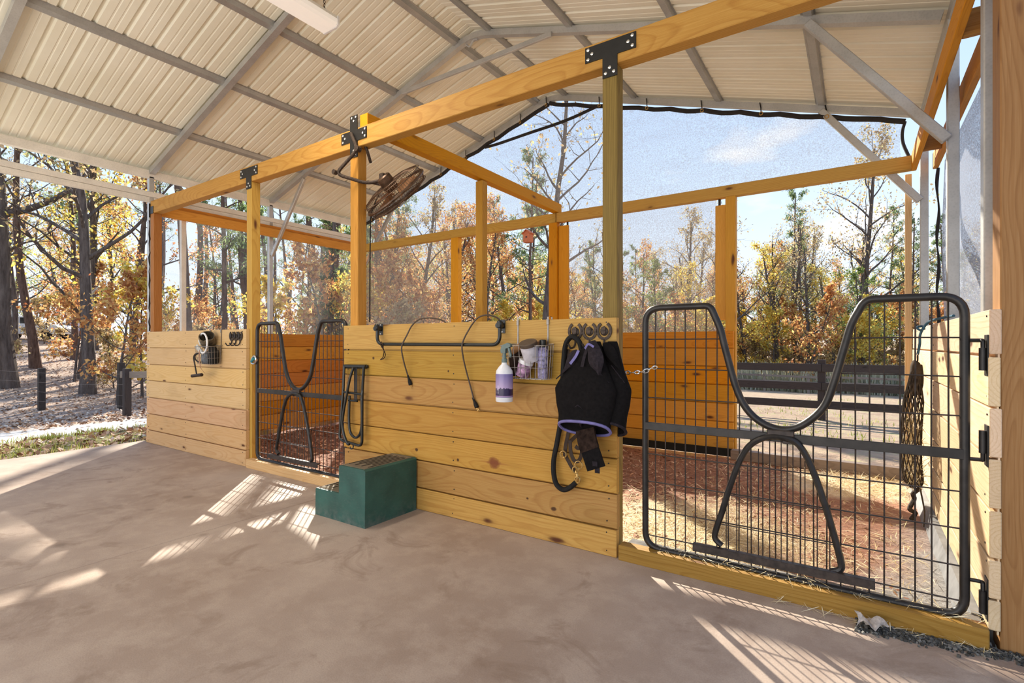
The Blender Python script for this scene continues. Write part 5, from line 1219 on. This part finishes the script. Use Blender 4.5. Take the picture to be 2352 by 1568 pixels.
# ------------------------------------------------------------------ ground litter, grass, hay
def blades(name, pts, mat, label, cat, lmin, lmax, w, lean):
    rng = random.Random(len(pts)); V = np.empty((len(pts)*4, 3))
    for i, p in enumerate(pts):
        L = rng.uniform(lmin, lmax); a = rng.uniform(0, 6.28); d = Vector((math.cos(a)*lean*rng.random(), math.sin(a)*lean*rng.random(), 1)).normalized()*L; e = Vector((-math.sin(a), math.cos(a), 0))*w/2; p = Vector(p)
        V[i*4:i*4+4] = [p-e, p+e, p+d+e*.3, p+d-e*.3]
    o = bpy.data.objects.new(name, quad_mesh(name, V, mat)); COL.objects.link(o); o['kind'] = 'stuff'; return tag(o, label, cat)
def flat_bits(name, pts, mat, label, cat, lmin, lmax, ratio, tilt, parent=None):
    rng = random.Random(len(pts)+1); V = np.empty((len(pts)*4, 3))
    for i, p in enumerate(pts):
        L = rng.uniform(lmin, lmax)/2; a = rng.uniform(0, 6.28); d = Vector((math.cos(a), math.sin(a), rng.gauss(0, tilt))).normalized()*L; e = Vector((-math.sin(a), math.cos(a), rng.gauss(0, tilt))).normalized()*L*ratio; p = Vector(p)+Vector((0, 0, abs(d.z)+abs(e.z)+.002))
        V[i*4:i*4+4] = [p-d, p+e, p+d, p-e]
    o = bpy.data.objects.new(name, quad_mesh(name, V, mat)); COL.objects.link(o); o['kind'] = 'stuff'; return tag(o, label, cat)
rg = random.Random(99); P = []
while len(P) < 16000:
    D = 5+32*rg.random()**1.4; b = math.radians(rg.uniform(58, 84)); x, y = -math.sin(b)*D, math.cos(b)*D
    if x > -7.6 or (-11.7 < x < -9.2 and rg.random() < .93): continue
    P.append((x, y, ground_z(x, y)))
while len(P) < 24000:
    D = 8+26*rg.random()**1.2; b = math.radians(rg.uniform(20, 58)); x, y = -math.sin(b)*D, math.cos(b)*D
    if x > -7.7 and y < 6.4 or x > -8: continue
    P.append((x, y, ground_z(x, y)))
flat_bits('fallen_leaves', P, M['litter'], 'carpet of fallen leaves on the ground left of and behind the barn', 'leaves', .05, .11, .62, .4)
P = []
while len(P) < 5200:
    x, y = rg.uniform(-9.6, -7.42), rg.uniform(-2, 6.5)
    c = .5+.5*math.sin(x*2.1+y*1.3)*math.sin(y*1.9-x)
    if rg.random() < c*.9: P.append((x, y, ground_z(x, y)-.01))
for cx, cy, n in ((-9.15, 2.3, 260), (-9.3, 2.9, 260), (-9.0, 3.6, 150)): P += [(cx+rg.gauss(0, .10), cy+rg.gauss(0, .10), ground_z(cx, cy)-.01) for _ in range(n)]
blades('grass', P, M['grass'], 'patchy short grass between the concrete slab and the gravel drive', 'grass', .03, .10, .012, .9)
P = [(x, y, ground_z(x, y)-.02) for x, y in [(rg.uniform(-7, 3.5), rg.uniform(7.5, 20)) for _ in range(5200)] if math.sin(x*1.3+y*.9)*math.sin(y*.8-x*.5) > .1]
blades('paddock_grass', P, M['grass'], 'thin grass tufts in the sandy paddock', 'grass', .03, .12, .018, .9)
P = []
for k in range(60):
    cx, cy = rg.uniform(-13, 8), rg.uniform(42.5, 46)
    P += [(cx+rg.gauss(0, .35), cy+rg.gauss(0, .3), ground_z(cx, cy)) for _ in range(60)]
blades('tall_grass', P, M['tallgrass'], 'band of pale feathery tall grass behind the far paddock fence', 'grass', .8, 2.3, .09, .5)
P = [(rg.gauss(-.85, .42), rg.gauss(3.40, .36), 0) for _ in range(6500)]+[(rg.uniform(-1.1, .42), rg.uniform(2.8, 5.6), 0) for _ in range(1600)]+[(rg.gauss(.0, .28), rg.gauss(5.3, .22), 0) for _ in range(2600)]+[(rg.uniform(-3.2, .4), rg.uniform(2.8, 5.6), 0) for _ in range(1300)]
P = [p for p in P if -3.2 < p[0] < .33 and 2.79 < p[1] < 5.68]
flat_bits('loose_hay', P, M['hay'], 'loose hay strewn over the floor of the right stall', 'hay', .03, .16, .03, .22)
P = [(rg.uniform(-3.2, .2), rg.uniform(2.9, 5.6), -.005) for _ in range(5000)]
P = [p for p in P if rg.random() < .9-.5*(p[0]+1.2)]
flat_bits('shavings', P, M['chip'], 'reddish shavings on the floor of the right stall', 'shavings', .015, .05, .5, .3)
P = [(rg.uniform(-7.1, -3.45), rg.uniform(2.9, 5.9), -.12) for _ in range(5200)]
flat_bits('shavings', P, M['chip'], 'reddish shavings on the floor of the left stall', 'shavings', .02, .07, .5, .35)
P = [(rg.uniform(-.9, .44), rg.gauss(2.765, .02), .083) for _ in range(260)]+[(rg.uniform(-.3, .46), 2.69-.03*rg.random(), 0) for _ in range(120)]
flat_bits('hay_wisps', P, M['hay'], 'hay wisps along the sill timber of the big gate', 'hay', .03, .13, .03, .2)
mb = MB()
for i in range(1500):
    t = rg.random(); x = .0+.62*t; y = 2.60+.10*t+rg.gauss(0, .028)+.03; s = rg.uniform(.004, .011)
    if y > 2.692 and x < .44: y = 2.692-rg.random()*.04
    if x > .455 and y > 2.725: continue
    mb.box((x, y, s*.4), (s, s*rg.uniform(.7, 1.3), s), 0, Matrix.Rotation(rg.random()*3, 3, 'Z') @ Matrix.Rotation(rg.random(), 3, 'X'))
tag(build('dark_gravel', mb, M['gravel'], kind='stuff'), 'dark gravel and grit swept along the sill at the right front', 'gravel')
# crumpled pale scrap lying against the sill
mb = MB(); pts = []
for j in range(6):
    for i in range(9):
        u, v = i/8, j/5; pts.append((.0+.105*u+.008*math.sin(v*7), 2.60+.06*v+.012*math.sin(u*9), .012+.030*abs(math.sin(u*5.2+v*2.1))+.022*math.sin(v*3.3)*(.5+.5*math.cos(u*8))))
mb.v = [tuple(p) for p in pts]+[(p[0], p[1], p[2]+.002) for p in pts]
for j in range(5):
    for i in range(8):
        a = j*9+i; mb.f += [(a, a+1, a+10, a+9), (54+a, 54+a+9, 54+a+10, 54+a+1)]
edge = [i for i in range(9)]+[8+9*j for j in range(1, 6)]+[45+i for i in range(7, -1, -1)]+[9*j for j in range(4, 0, -1)]
for a, b in zip(edge, edge[1:]+edge[:1]): mb.f.append((a, b, 54+b, 54+a))
tag(build('dry_leaf', mb, plain('pale_dry_scrap', (.50, .43, .38), .8, var=.3), smooth=True), 'pale crumpled dry leaf lying on the floor against the big gate sill', 'leaf')
